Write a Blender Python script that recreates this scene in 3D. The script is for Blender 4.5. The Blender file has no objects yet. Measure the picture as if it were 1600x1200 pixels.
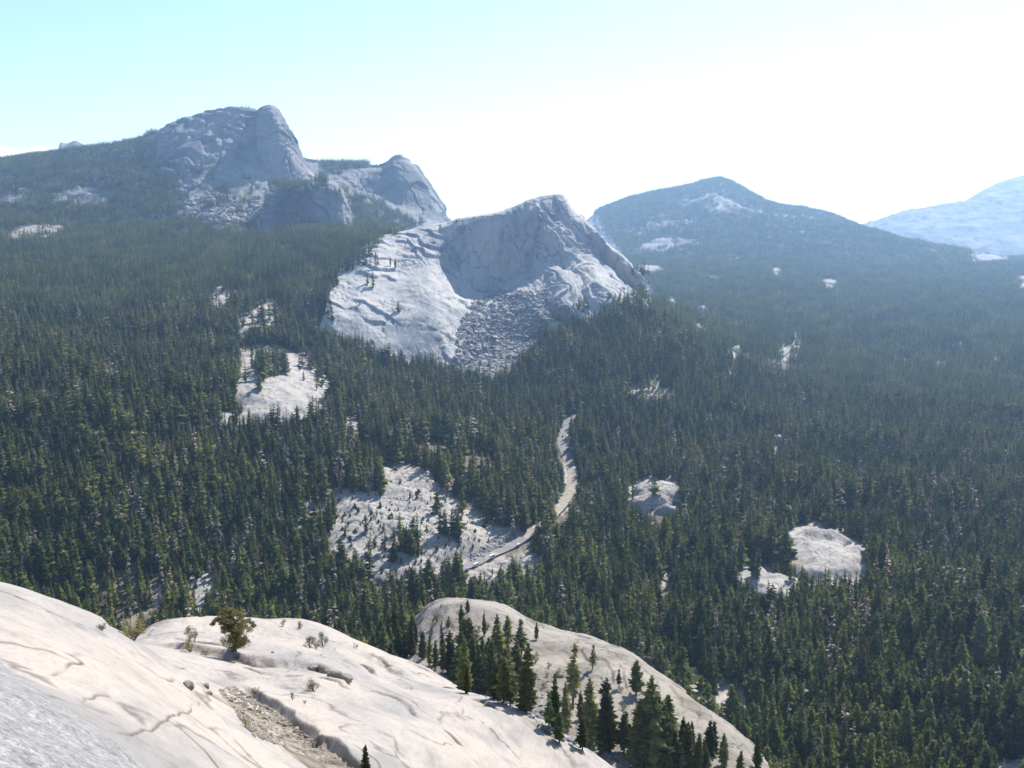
import bpy, math, random
import numpy as np
from mathutils import Vector, Matrix
from mathutils.bvhtree import BVHTree

R = math.radians
random.seed(7)
rng = np.random.default_rng(11)
sc = bpy.context.scene
COL = sc.collection

# ------------------------------------------------------------------ camera
CAMZ = 260.0
F = 1480.0                       # focal length in pixels of the 1600 px wide photograph
PITCH = math.atan(250 / F)       # horizon at pixel row 350
cd = bpy.data.cameras.new('camera')
cam = bpy.data.objects.new('camera', cd)
COL.objects.link(cam)
cam.location = (0, 0, CAMZ)
cam.rotation_euler = (math.pi / 2 - PITCH, 0, 0)
cd.sensor_width = 36.0
cd.lens = F / 1600 * 36.0
cd.clip_start = 0.3
cd.clip_end = 200000
sc.camera = cam

# ------------------------------------------------------------------ light
SUN_AZ, SUN_EL = R(33), R(45)
w = bpy.data.worlds.new('World')
sc.world = w
w.use_nodes = True
nt = w.node_tree
nt.nodes.clear()
out = nt.nodes.new('ShaderNodeOutputWorld')
bg = nt.nodes.new('ShaderNodeBackground')
sky = nt.nodes.new('ShaderNodeTexSky')
sky.sky_type = 'NISHITA'
sky.sun_disc = False
sky.sun_elevation = SUN_EL
sky.sun_rotation = SUN_AZ
sky.altitude = 2600
sky.air_density = 1.0
sky.dust_density = 1.7
sky.ozone_density = 1.5
bg.inputs['Strength'].default_value = 0.15
gt = nt.nodes.new('ShaderNodeTexCoord')
sx = nt.nodes.new('ShaderNodeSeparateXYZ')
nt.links.new(gt.outputs['Generated'], sx.inputs[0])
mpc = nt.nodes.new('ShaderNodeMapping')
mpc.inputs['Scale'].default_value = (1, 1, 2.2)
nt.links.new(gt.outputs['Generated'], mpc.inputs[0])
cn = nt.nodes.new('ShaderNodeTexNoise')
cn.inputs['Scale'].default_value = 26
cn.inputs['Detail'].default_value = 7
nt.links.new(mpc.outputs[0], cn.inputs['Vector'])


def mr(src, a, b, c=0.0, d=1.0):
    m = nt.nodes.new('ShaderNodeMapRange')
    m.interpolation_type = 'SMOOTHSTEP'
    for i_, v_ in enumerate((a, b, c, d)):
        m.inputs[i_ + 1].default_value = v_
    nt.links.new(src, m.inputs[0])
    return m.outputs[0]


def mm(a, b, op='MULTIPLY'):
    m = nt.nodes.new('ShaderNodeMath')
    m.operation = op
    for i_, v_ in enumerate((a, b)):
        if isinstance(v_, (int, float)):
            m.inputs[i_].default_value = v_
        else:
            nt.links.new(v_, m.inputs[i_])
    return m.outputs[0]


# a bank of small clouds low over the left horizon
hgt = mm(sx.outputs[2], mm(cn.outputs['Fac'], 0.075), 'SUBTRACT')
cl = mm(mm(mr(hgt, 0.036, 0.028), mr(sx.outputs[0], -0.40, -0.44)), mr(sx.outputs[1], 0.5, 0.7))
cm_ = nt.nodes.new('ShaderNodeMix')
cm_.data_type = 'RGBA'
nt.links.new(mm(cl, 0.85), cm_.inputs[0])
nt.links.new(sky.outputs[0], cm_.inputs[6])
cm_.inputs[7].default_value = (9, 9.3, 9.8, 1)
nt.links.new(cm_.outputs[2], bg.inputs['Color'])
nt.links.new(bg.outputs[0], out.inputs['Surface'])

sl = bpy.data.lights.new('sun', 'SUN')
sl.energy = 5.0
sl.angle = R(0.5)
sl.color = (1.0, 0.955, 0.89)
so = bpy.data.objects.new('sun', sl)
COL.objects.link(so)
sd = Vector((math.sin(SUN_AZ) * math.cos(SUN_EL), math.cos(SUN_AZ) * math.cos(SUN_EL), math.sin(SUN_EL)))
so.rotation_euler = sd.to_track_quat('Z', 'Y').to_euler()

sc.view_settings.view_transform = 'Standard'
sc.view_settings.look = 'None'
sc.view_settings.exposure = 0.78
sc.view_settings.gamma = 1.0
sc.view_settings.use_curve_mapping = False
sc.cycles.max_bounces = 6
sc.cycles.diffuse_bounces = 3
sc.cycles.transmission_bounces = 2
sc.cycles.transparent_max_bounces = 4
sc.cycles.volume_bounces = 1
sc.cycles.use_denoising = True

HAZE_DENSITY = 0.86e-4
HAZE_COLOR = (0.46, 0.70, 1.0)
HAZE_G = 0.55

# ------------------------------------------------------------------ helpers
CP, SP = math.cos(PITCH), math.sin(PITCH)


def pix(px, py, d):
    """world point seen at photograph pixel (px,py) at horizontal range d in front of the camera plane"""
    u = (px - 800) / F
    v = (600 - py) / F
    dy = CP + v * SP
    return np.array((u * d / dy, d, CAMZ + (v * CP - SP) * d / dy))


def to_pix(P):
    P = np.asarray(P, float)
    x, y, z = P[..., 0], P[..., 1], P[..., 2] - CAMZ
    fz = y * CP - z * SP
    up = y * SP + z * CP
    fz = np.where(fz < 1e-3, 1e-3, fz)
    return 800 + F * x / fz, 600 - F * up / fz


def _h(ix, iy, iz, s):
    n = (ix.astype(np.int64) * 374761393 + iy.astype(np.int64) * 668265263 + iz.astype(np.int64) * 2147483647 + s * 974634777)
    n = (n ^ (n >> 13)) * 1274126177
    n = n & 0x7fffffffffff
    n = n ^ (n >> 16)
    return (n & 0xffff) / 32767.5 - 1.0


def vn(x, y, z, s=0):
    ix, iy, iz = np.floor(x), np.floor(y), np.floor(z)
    fx, fy, fz = x - ix, y - iy, z - iz
    fx = fx * fx * fx * (fx * (fx * 6 - 15) + 10)
    fy = fy * fy * fy * (fy * (fy * 6 - 15) + 10)
    fz = fz * fz * fz * (fz * (fz * 6 - 15) + 10)
    r = 0
    for a in (0, 1):
        wx = fx if a else 1 - fx
        for b in (0, 1):
            wy = fy if b else 1 - fy
            for c in (0, 1):
                wz = fz if c else 1 - fz
                r = r + wx * wy * wz * _h(ix + a, iy + b, iz + c, s)
    return r


def fbm(P, scale, octs=4, s=0, gain=0.5, st=(1, 1, 1)):
    x, y, z = P[..., 0] / scale * st[0], P[..., 1] / scale * st[1], P[..., 2] / scale * st[2]
    r, a = 0, 1.0
    for o in range(octs):
        r = r + a * vn(x + 13.7 * o, y + 7.1 * o, z + 3.3 * o, s + o)
        x, y, z = x * 2.03, y * 2.03, z * 2.03
        a *= gain
    return r


def saw(t, edge=0.1):
    f = t - np.floor(t)
    return np.minimum(f / (1 - edge), (1 - f) / edge)


def mesh_np(name, V, Fq, mat, smooth=True, parent=None, link=True):
    V = np.ascontiguousarray(V, np.float32).reshape(-1, 3)
    Fq = np.ascontiguousarray(Fq, np.int32)
    k = Fq.shape[1]
    me = bpy.data.meshes.new(name)
    me.vertices.add(len(V))
    me.vertices.foreach_set('co', V.ravel())
    me.loops.add(Fq.size)
    me.loops.foreach_set('vertex_index', Fq.ravel())
    me.polygons.add(len(Fq))
    me.polygons.foreach_set('loop_start', np.arange(0, Fq.size, k, dtype=np.int32))
    try:
        me.polygons.foreach_set('loop_total', np.full(len(Fq), k, np.int32))
    except Exception:
        pass
    me.polygons.foreach_set('use_smooth', np.full(len(Fq), smooth, bool))
    me.update(calc_edges=True)
    if mat:
        me.materials.append(mat)
    o = bpy.data.objects.new(name, me)
    if link:
        COL.objects.link(o)
    if parent:
        o.parent = parent
    return o


def grid_faces(nv, nu):
    i = np.arange(nv - 1)[:, None] * nu + np.arange(nu - 1)[None, :]
    i = i.ravel()
    return np.stack([i, i + 1, i + nu + 1, i + nu], 1)


def tag(o, label=None, cat=None, group=None, kind=None):
    if label: o['label'] = label
    if cat: o['category'] = cat
    if group: o['group'] = group
    if kind: o['kind'] = kind
    return o


def cr(C, n):
    """Catmull-Rom resample of control array C (k, ...) to n samples, uniform in index"""
    C = np.asarray(C, float)
    k = len(C)
    t = np.linspace(0, k - 1, n)
    i = np.clip(np.floor(t).astype(int), 0, k - 2)
    f = (t - i).reshape((-1,) + (1,) * (C.ndim - 1))
    p0 = C[np.clip(i - 1, 0, k - 1)]
    p1 = C[i]
    p2 = C[i + 1]
    p3 = C[np.clip(i + 2, 0, k - 1)]
    m1, m2 = 0.42 * (p2 - p0), 0.42 * (p3 - p1)
    return (2 * f**3 - 3 * f**2 + 1) * p1 + (f**3 - 2 * f**2 + f) * m1 + (-2 * f**3 + 3 * f**2) * p2 + (f**3 - f**2) * m2


def normals(G):
    du = np.gradient(G, axis=1)
    dv = np.gradient(G, axis=0)
    n = np.cross(du, dv)
    n /= np.linalg.norm(n, axis=2, keepdims=True) + 1e-9
    n = np.where(n[..., 2:3] < 0, -n, n) if n[..., 2].mean() < 0 and False else n
    return n


def cells(P, scale, seed=0, st=1.0, ang=0.0):
    """distance to the joints between blocks (0 at a joint) and a random value per block"""
    ca, sa = math.cos(ang), math.sin(ang)
    x = (P[..., 0] * ca + P[..., 1] * sa) / scale
    y = (-P[..., 0] * sa + P[..., 1] * ca) / scale * st
    ix, iy = np.floor(x), np.floor(y)
    f1 = np.full(x.shape, 9.0)
    f2 = np.full(x.shape, 9.0)
    idv = np.zeros(x.shape)
    for a in (-1, 0, 1):
        for b in (-1, 0, 1):
            cx, cy = ix + a, iy + b
            o = np.zeros_like(cx)
            px_ = cx + 0.5 + 0.46 * _h(cx, cy, o, seed)
            py_ = cy + 0.5 + 0.46 * _h(cx, cy, o + 1, seed)
            d = np.hypot(px_ - x, py_ - y)
            v = _h(cx, cy, o + 2, seed)
            n1 = d < f1
            f2 = np.where(n1, f1, np.minimum(f2, d))
            idv = np.where(n1, v, idv)
            f1 = np.where(n1, d, f1)
    return f2 - f1, idv


TERR = []        # grids used for the height look-up


def loft(name, rows, backs, nu, nv, mat, disp=None, label=None, kind='structure', step=1):
    """rows: control rows from the foot to the crest, each a list of (px,py,d); backs: list of (dd,dz) rows behind the crest"""
    C = [[pix(*p) for p in r] for r in rows]
    top = C[-1]
    for dd, dz in backs:
        C.append([p + np.array((p[0] / p[1] * dd * 0.9, dd, dz)) for p in top])
    C = np.array(C)
    G = cr(C, nv)
    G = np.swapaxes(cr(np.swapaxes(G, 0, 1), nu), 0, 1)
    N = normals(G)
    if disp is not None:
        tv = np.linspace(0, len(C) - 1, nv)[:, None]
        G = G + N * (disp(G, N) * (1 - 0.8 * np.exp(-((tv - (len(rows) - 1)) / 0.45)**2)))[..., None]
    o = mesh_np(name, G, grid_faces(nv, nu), mat)
    tag(o, label, None, None, kind)
    TERR.append((G[::step, ::step], name))
    return o, G


# ------------------------------------------------------------------ materials
def nm(name):
    m = bpy.data.materials.new(name)
    m.use_nodes = True
    n = m.node_tree.nodes
    n.clear()
    return m, m.node_tree


def N_(t, kind, **kw):
    n = t.nodes.new(kind)
    for k, v in kw.items():
        if k in n.inputs.keys():
            n.inputs[k].default_value = v
        else:
            setattr(n, k, v)
    return n


def ramp(t, src, stops):
    r = t.nodes.new('ShaderNodeValToRGB')
    e = r.color_ramp.elements
    while len(e) < len(stops):
        e.new(0.5)
    for el, (p, c) in zip(e, stops):
        el.position = p
        el.color = (c[0], c[1], c[2], 1) if not isinstance(c, (int, float)) else (c, c, c, 1)
    t.links.new(src, r.inputs[0])
    return r.outputs[0]


def mix(t, fac, a, b, mode='MIX'):
    m = t.nodes.new('ShaderNodeMix')
    m.data_type = 'RGBA'
    m.blend_type = mode
    m.clamp_factor = True
    for s, v in ((0, fac), (6, a), (7, b)):
        if isinstance(v, (int, float)):
            m.inputs[s].default_value = v
        elif isinstance(v, tuple):
            m.inputs[s].default_value = (*v, 1)
        else:
            t.links.new(v, m.inputs[s])
    return m.outputs[2]


def granite(name, S, light, dark, warm, stain=0.5, bump=0.5, crack=0.0, bdist=None, stretch=(1, 1, 1), speck=0.0, rot=0.0, band=None, bare=None, cw=0.022):
    """S = size in metres of the main blotches"""
    m, t = nm(name)
    L = t.links
    o = N_(t, 'ShaderNodeOutputMaterial')
    b = N_(t, 'ShaderNodeBsdfPrincipled', Roughness=0.85)
    b.inputs['Specular IOR Level'].default_value = 0.25
    tc = N_(t, 'ShaderNodeTexCoord')
    mp = N_(t, 'ShaderNodeMapping')
    mp.inputs['Scale'].default_value = stretch
    mp.inputs['Rotation'].default_value = (0, 0, rot)
    L.new(tc.outputs['Object'], mp.inputs[0])
    co = mp.outputs[0]

    def noise(scale, det=6, rough=0.6, dist=0.0, src=co):
        n = N_(t, 'ShaderNodeTexNoise', Scale=scale, Detail=det, Roughness=rough, Distortion=dist)
        L.new(src, n.inputs['Vector'])
        return n.outputs['Fac']
    big = noise(1 / S, 6, 0.62, 0.4)
    mid = noise(4.3 / S, 6, 0.65)
    fine = noise(22 / S, 5, 0.7)
    c = ramp(t, big, [(0.36, dark), (0.5, light), (0.66, warm)])
    c2 = ramp(t, mid, [(0.3, 0.62), (0.5, 0.98), (0.7, 1.0)])
    c = mix(t, stain, c, c2, 'MULTIPLY')
    c3 = ramp(t, fine, [(0.3, 0.72), (0.55, 1.0)])
    c = mix(t, 0.6, c, c3, 'MULTIPLY')
    hgt = mix(t, 0.5, mid, fine)
    if speck:
        sp = noise(400 / S, 3, 0.8)
        c = mix(t, speck, c, ramp(t, sp, [(0.35, 0.45), (0.55, 1.0)]), 'MULTIPLY')
    if crack:
        wz = mix(t, 0.12, co, N_(t, 'ShaderNodeTexNoise', Scale=1.2 / S, Detail=5).outputs['Color'], 'ADD')
        v = N_(t, 'ShaderNodeTexVoronoi', Scale=crack / S)
        v.feature = 'DISTANCE_TO_EDGE'
        ad = N_(t, 'ShaderNodeVectorMath', operation='MULTIPLY_ADD')
        nz = N_(t, 'ShaderNodeTexNoise', Scale=2.5 / S, Detail=5)
        L.new(co, nz.inputs['Vector'])
        L.new(nz.outputs['Color'], ad.inputs[0])
        ad.inputs[1].default_value = (S * 0.5,) * 3
        L.new(co, ad.inputs[2])
        L.new(ad.outputs[0], v.inputs['Vector'])
        cm = ramp(t, v.outputs['Distance'], [(0.0, 0.28), (cw, 1.0)])
        gate = ramp(t, noise(1.7 / S, 3), [(0.45, 0.0), (0.55, 1.0)])
        c = mix(t, mix(t, 1.0, gate, (0.8, 0.8, 0.8), 'MULTIPLY'), c, cm, 'MULTIPLY')
    if bare:
        at = N_(t, 'ShaderNodeAttribute', attribute_name='rock')
        g1 = ramp(t, noise(5 / S, 6, 0.75), [(0.35, (0.20, 0.165, 0.125)), (0.5, (0.34, 0.31, 0.27)), (0.65, (0.42, 0.39, 0.35))])
        c = mix(t, at.outputs['Fac'], c, g1)
    if band:
        dt = N_(t, 'ShaderNodeAttribute', attribute_name='dirt_shade')
        c = mix(t, dt.outputs['Fac'], c, (0.105, 0.083, 0.062))
        at = N_(t, 'ShaderNodeAttribute', attribute_name='lichen')
        g1 = ramp(t, noise(24 / S, 6, 0.8, 0.0, tc.outputs['Object']), [(0.34, (0.15, 0.145, 0.14)), (0.5, (0.25, 0.24, 0.23)), (0.66, (0.36, 0.345, 0.33))])
        g2 = ramp(t, noise(120 / S, 4, 0.8, 0.0, tc.outputs['Object']), [(0.35, 0.45), (0.6, 1.15)])
        gc = mix(t, 1.0, g1, g2, 'MULTIPLY')
        c = mix(t, at.outputs['Fac'], c, gc)
    L.new(c, b.inputs['Base Color'])
    bp = N_(t, 'ShaderNodeBump', Strength=bump, Distance=bdist or S * 0.06)
    L.new(hgt, bp.inputs['Height'])
    L.new(bp.outputs[0], b.inputs['Normal'])
    L.new(b.outputs[0], o.inputs[0])
    return m


def foliage(name, a, b_, tr=0.42):
    m, t = nm(name)
    L = t.links
    o = N_(t, 'ShaderNodeOutputMaterial')
    d = N_(t, 'ShaderNodeBsdfDiffuse')
    tl = N_(t, 'ShaderNodeBsdfTranslucent')
    ms = N_(t, 'ShaderNodeMixShader')
    ms.inputs[0].default_value = tr
    oi = N_(t, 'ShaderNodeObjectInfo')
    at = N_(t, 'ShaderNodeAttribute', attribute_name='tint')
    c = mix(t, oi.outputs['Random'], a, b_)
    rr = N_(t, 'ShaderNodeMath', operation='MULTIPLY')
    L.new(oi.outputs['Random'], rr.inputs[0])
    rr.inputs[1].default_value = 37.0
    rf = N_(t, 'ShaderNodeMath', operation='FRACT')
    L.new(rr.outputs[0], rf.inputs[0])
    c = mix(t, 1.0, c, ramp(t, rf.outputs[0], [(0.0, 0.55), (0.5, 1.05), (1.0, 1.6)]), 'MULTIPLY')
    v = N_(t, 'ShaderNodeMapRange')
    v.inputs['To Min'].default_value = 0.7
    v.inputs['To Max'].default_value = 1.6
    L.new(at.outputs['Fac'], v.inputs[0])
    c = mix(t, 1.0, c, v.outputs[0], 'MULTIPLY')
    ge = N_(t, 'ShaderNodeNewGeometry')
    ns = N_(t, 'ShaderNodeTexNoise', Scale=0.012, Detail=4, Roughness=0.6)
    L.new(ge.outputs['Position'], ns.inputs['Vector'])
    c = mix(t, 1.0, c, ramp(t, ns.outputs['Fac'], [(0.35, (0.66, 0.74, 0.8)), (0.65, (1.25, 1.12, 0.95))]), 'MULTIPLY')
    L.new(c, d.inputs[0])
    L.new(c, tl.inputs[0])
    L.new(d.outputs[0], ms.inputs[1])
    L.new(tl.outputs[0], ms.inputs[2])
    L.new(ms.outputs[0], o.inputs[0])
    return m


def plain(name, col, rough=0.7, metal=0.0, var=0.0, S=1.0):
    m, t = nm(name)
    o = N_(t, 'ShaderNodeOutputMaterial')
    b = N_(t, 'ShaderNodeBsdfPrincipled', Roughness=rough, Metallic=metal)
    n = N_(t, 'ShaderNodeTexNoise', Scale=1 / S, Detail=6)
    tc = N_(t, 'ShaderNodeTexCoord')
    t.links.new(tc.outputs['Object'], n.inputs['Vector'])
    c = ramp(t, n.outputs['Fac'], [(0.3, tuple(x * (1 - var) for x in col)), (0.7, tuple(min(1, x * (1 + var)) for x in col))])
    t.links.new(c, b.inputs['Base Color'])
    t.links.new(b.outputs[0], o.inputs[0])
    return m


M_near = granite('pale_granite', 9.0, (0.385, 0.34, 0.295), (0.26, 0.24, 0.22), (0.41, 0.35, 0.29), 0.6, 0.5, crack=0.9, stretch=(1.0, 0.45, 1), speck=0.35, rot=0.6, band=True)
M_slope = M_near
M_shoulder = granite('weathered_granite', 22.0, (0.31, 0.275, 0.23), (0.20, 0.175, 0.14), (0.33, 0.275, 0.21), 0.8, 0.7, crack=1.6, cw=0.035, band=True)
M_dome = granite('grey_granite', 48.0, (0.45, 0.435, 0.41), (0.27, 0.27, 0.27), (0.47, 0.435, 0.39), 0.8, 0.8, stretch=(1, 1, 0.35), bdist=2.0, crack=1.5, cw=0.035)
M_far = granite('far_granite', 150.0, (0.19, 0.185, 0.18), (0.08, 0.08, 0.08), (0.30, 0.28, 0.255), 0.6, 0.7, stretch=(1, 1, 0.45), bdist=8.0)
M_out = granite('outcrop_granite', 16.0, (0.37, 0.345, 0.31), (0.23, 0.215, 0.20), (0.40, 0.345, 0.28), 0.85, 0.5, crack=1.4, bdist=0.5, cw=0.06)
M_talus = granite('talus_granite', 8.0, (0.27, 0.26, 0.26), (0.15, 0.15, 0.15), (0.34, 0.31, 0.28), 0.5, 0.5)
M_soil = granite('forest_floor_soil', 40.0, (0.12, 0.095, 0.07), (0.06, 0.052, 0.036), (0.22, 0.185, 0.14), 0.5, 0.4, bare=True)
M_gravel = granite('gravel_soil', 2.5, (0.30, 0.255, 0.20), (0.15, 0.12, 0.09), (0.38, 0.33, 0.26), 0.7, 0.8, speck=0.6)
M_road = plain('pale_asphalt', (0.20, 0.19, 0.18), 0.9, 0, 0.2, 6)
M_verge = plain('sandy_verge', (0.27, 0.235, 0.19), 0.95, 0, 0.3, 5)
M_line = plain('yellow_road_paint', (0.55, 0.42, 0.08), 0.7)
M_bark = plain('grey_brown_bark', (0.12, 0.09, 0.065), 0.95, 0, 0.35, 0.2)
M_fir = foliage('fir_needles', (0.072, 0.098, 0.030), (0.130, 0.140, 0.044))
M_firn = foliage('brightened_fir_needles', (0.115, 0.140, 0.050), (0.155, 0.165, 0.068), 0.5)  # needle colour raised to lift the dark backlit crowns of single trees
M_olive = foliage('olive_needles', (0.075, 0.085, 0.030), (0.105, 0.105, 0.036))
M_dead = foliage('dead_needles', (0.17, 0.09, 0.06), (0.20, 0.12, 0.08))
M_snag = foliage('bare_grey_twigs', (0.16, 0.14, 0.12), (0.20, 0.175, 0.15), 0.1)
M_white = plain('white_paint', (0.8, 0.8, 0.78), 0.3)
M_silver = plain('silver_paint', (0.5, 0.52, 0.55), 0.3, 0.4)
M_dkcar = plain('dark_paint', (0.05, 0.05, 0.06), 0.3)
M_glass = plain('tinted_glass', (0.03, 0.035, 0.04), 0.1)
M_tyre = plain('black_rubber', (0.03, 0.03, 0.03), 0.9)


# ------------------------------------------------------------------ ground sheet
def tps(P, z, lam=1e-4):
    n = len(P)
    d = np.linalg.norm(P[:, None] - P[None], axis=2)
    K = np.where(d > 0, d * d * np.log(d + 1e-12), 0) + lam * np.eye(n)
    A = np.zeros((n + 3, n + 3))
    A[:n, :n] = K
    A[:n, n] = 1
    A[:n, n + 1:] = P
    A[n:, :n] = A[:n, n:].T
    s = np.linalg.solve(A, np.concatenate([z, np.zeros(3)]))

    def f(Q):
        r = s[n] + Q[..., 0] * s[n + 1] + Q[..., 1] * s[n + 2]
        for i in range(n):
            dd = (Q[..., 0] - P[i, 0])**2 + (Q[..., 1] - P[i, 1])**2
            r = r + s[i] * 0.5 * dd * np.log(dd + 1e-12)
        return r
    return f


def polar(x, y, kr=3.0):
    return np.stack([np.degrees(np.arctan2(x, y)) / 10, np.log(np.maximum(np.hypot(x, y), 1)) * kr], -1)


# (px, distance, height) of the valley and hillsides
G_PTS = [(-700, 150, 170), (-200, 150, 165), (300, 150, 150), (800, 150, 140), (1300, 150, 110), (2000, 150, 110),
         (-700, 300, 120), (-200, 280, 115), (150, 280, 100), (450, 280, 95), (700, 260, 75), (1000, 235, 70), (1250, 270, 52), (1500, 300, 35), (2200, 300, 40),
         (-700, 450, 70), (-100, 420, 55), (200, 420, 40), (450, 400, 40), (600, 390, 62), (780, 400, 38), (950, 380, 22), (1150, 330, 28), (1350, 400, 5), (1600, 410, 2), (2200, 450, 0),
         (-600, 620, 45), (0, 600, 10), (300, 600, 0), (600, 600, 0), (900, 550, 0), (1200, 550, 0), (1600, 550, 0), (2300, 600, 0),
         (-500, 800, 110), (-100, 760, 85), (120, 760, 72), (330, 760, 42), (520, 700, 14), (700, 690, 6), (850, 720, 2), (1200, 750, 0), (1700, 750, 0), (2500, 800, 20),
         (640, 840, 40), (520, 860, 48), (760, 800, 22), (400, 950, 82),
         (-400, 1050, 150), (100, 1050, 110), (300, 1050, 96), (600, 1050, 56), (800, 1050, 38), (900, 1000, 14), (1200, 1000, 3), (1600, 1000, 2), (2400, 1000, 10),
         (-300, 1400, 180), (100, 1400, 138), (300, 1380, 128), (450, 1350, 118), (600, 1290, 60), (750, 1290, 58), (850, 1350, 76), (900, 1350, 84), (960, 1400, 112), (1040, 1400, 100), (1130, 1400, 48), (1200, 1400, 22), (1500, 1400, 4), (2200, 1400, 20),
         (-300, 1900, 220), (100, 1900, 196), (300, 1850, 198), (480, 1750, 206), (600, 1800, 215), (900, 1900, 150), (1000, 1700, 122), (1150, 1900, 42), (1400, 1900, 16), (1700, 1900, 12), (2300, 1900, 40),
         (-400, 2500, 290), (100, 2450, 262), (400, 2350, 252), (640, 2400, 235), (900, 2500, 80), (1150, 2500, 58), (1400, 2500, 42), (1700, 2500, 48), (2300, 2500, 80),
         (-400, 3400, 380), (100, 3300, 330), (500, 3200, 250), (800, 3300, 150), (1100, 3300, 95), (1400, 3400, 84), (1650, 3400, 80), (2300, 3400, 140),
         (-400, 4600, 330), (300, 4600, 150), (900, 4600, 120), (1150, 4600, 140), (1380, 4300, 124), (1470, 4300, 108), (1600, 4250, 96), (1900, 4300, 100), (2400, 4300, 220),
         (-400, 7000, 60), (300, 7000, 0), (900, 7000, 0), (1300, 6500, 0), (1700, 6500, 0), (2400, 7000, 80),
         (0, 15000, -60), (800, 15000, -60), (1600, 15000, -60), (0, 40000, -80), (800, 40000, -80), (1600, 40000, -80)]
_p, _z = [], []
for px, d, z in G_PTS:
    _p.append(((px - 800) / F * d, d))
    _z.append(z)
for az in (-150, -110, -75, 75, 110, 150, 180, -180):
    for r, z in ((150, 235), (400, 220), (1200, 160), (4000, 200), (15000, -40), (40000, -80)):
        if abs(az) == 75 and r < 500:
            z -= 90
        _p.append((math.sin(R(az)) * r, math.cos(R(az)) * r))
        _z.append(z)
_p = np.array(_p)
_PP = polar(_p[:, 0], _p[:, 1])
_f = tps(_PP, np.array(_z, float), 1e-3)


def H(x, y):
    x = np.asarray(x, float)
    y = np.asarray(y, float)
    z = _f(polar(x, y))
    r = np.hypot(x, y)
    P = np.stack([x, y, x * 0], -1)
    z = z + fbm(P, 260, 3, 5) * np.clip((r - 500) / 1500, 0, 1) * 9 + fbm(P, 85, 3, 9) * (1.6 + 3.4 * np.clip((r - 450) / 300, 0, 1))
    return z


BARE_HERE = 1
azs = np.concatenate([np.linspace(-180, -45, 40)[:-1], np.linspace(-45, 45, 420), np.linspace(45, 180, 40)[1:]])
rs = np.concatenate([[60], np.geomspace(90, 6000, 330), np.geomspace(6300, 13600, 20)])
AZ, RS = np.meshgrid(np.radians(azs), rs)
X, Y = np.sin(AZ) * RS, np.cos(AZ) * RS
Z = H(X, Y)
GG = np.stack([X, Y, Z], -1)
ground = mesh_np('ground', GG, grid_faces(len(rs), len(azs))[:, ::-1], M_soil)
tag(ground, 'forested valley floor and hillsides of brown soil', None, None, 'structure')
sel = slice(38, 462)
TERR.append((GG[:, sel], 'ground'))


# ------------------------------------------------------------------ landforms
def d_dome(G, N):
    x, z = G[..., 0], G[..., 2]
    d = fbm(G, 160, 4, 21) * 5.0
    gate = np.clip(fbm(G, 90, 2, 31) * 1.2 + 0.55, 0.0, 1)
    wob = fbm(G, 140, 4, 41) * 34
    gate = np.clip(fbm(G, 70, 3, 31) * 1.7 + 0.25, 0.0, 1)
    t = (z * 0.95 + x * 0.30 + wob + fbm(G, 28, 3, 43) * 7) / 23
    gate = gate * np.clip((900 - to_pix(G)[0]) / 60, 0.15, 1)
    d = d + saw(-t, 0.06) * 4.2 * gate
    g2 = np.clip(fbm(G, 45, 3, 33) * 2.0 + 0.1, 0.0, 1)
    t2 = (z * 0.7 + x * 0.45 + wob * 0.6 + fbm(G, 22, 3, 47) * 9) / 9.5
    d = d + saw(-t2, 0.09) * 1.5 * g2
    g4 = np.clip(fbm(G, 25, 3, 35) * 2.2 + 0.3, 0.0, 1)
    d = d + saw(-(z * 0.75 + x * 0.5 + wob * 0.5 + fbm(G, 12, 3, 48) * 4) / 4.3, 0.15) * 0.75 * g4
    # the left shoulder of the slab is blocky
    lb = np.clip((-265 - x) / 40, 0, 1)
    Gw = G + np.stack([fbm(G, 30, 3, 53) * 8, fbm(G, 30, 3, 54) * 8, G[..., 2] * 0], -1)
    e, iv = cells(np.stack([Gw[..., 0], Gw[..., 2] * 1.6 + Gw[..., 1] * 0.4], -1), 26, 5, 1.0, 0.35)
    d = d + lb * (fbm(G, 24, 3, 49) * 3.0 + iv * 3.0 - np.clip(1 - e / 0.12, 0, 1) * 3)
    e, iv = cells(np.stack([Gw[..., 0], Gw[..., 2] * 1.6 + Gw[..., 1] * 0.4], -1), 60, 8, 1.5, 0.3)
    d = d + (iv * 1.5 - np.clip(1 - e / 0.05, 0, 1) * 2.5) * gate
    # fins running down the right hand crest
    px, py = to_pix(G)
    k = np.clip((px - 815) / 40, 0, 1) * np.clip((py - 290) / 30, 0, 1)
    s = (px * 0.80 - py * 0.60 + fbm(G, 80, 3, 51) * 16) / 24
    d = d + k * (np.abs((s % 2) - 1) * 10 + saw(s * 1.7 + fbm(G, 40, 2, 57), 0.1) * 4 + saw(s * 4.1, 0.2) * 0.6 - 6)
    # vertical joints in the wall
    e, iv = cells(np.stack([G[..., 0] + G[..., 2] * 0.25 + fbm(G, 30, 3, 58) * 5, G[..., 2]], -1), 24, 15, 0.22, 0.0)
    wl = np.clip((px - 700) / 30, 0, 1) * np.clip((470 - py) / 20, 0, 1) * np.clip((870 - px) / 30, 0.15, 1)
    d = d + wl * (iv * 1.6 - np.clip(1 - e / 0.1, 0, 1) * 1.6)
    d = d + fbm(G, 9, 3, 61) * 0.4
    return d


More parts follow.
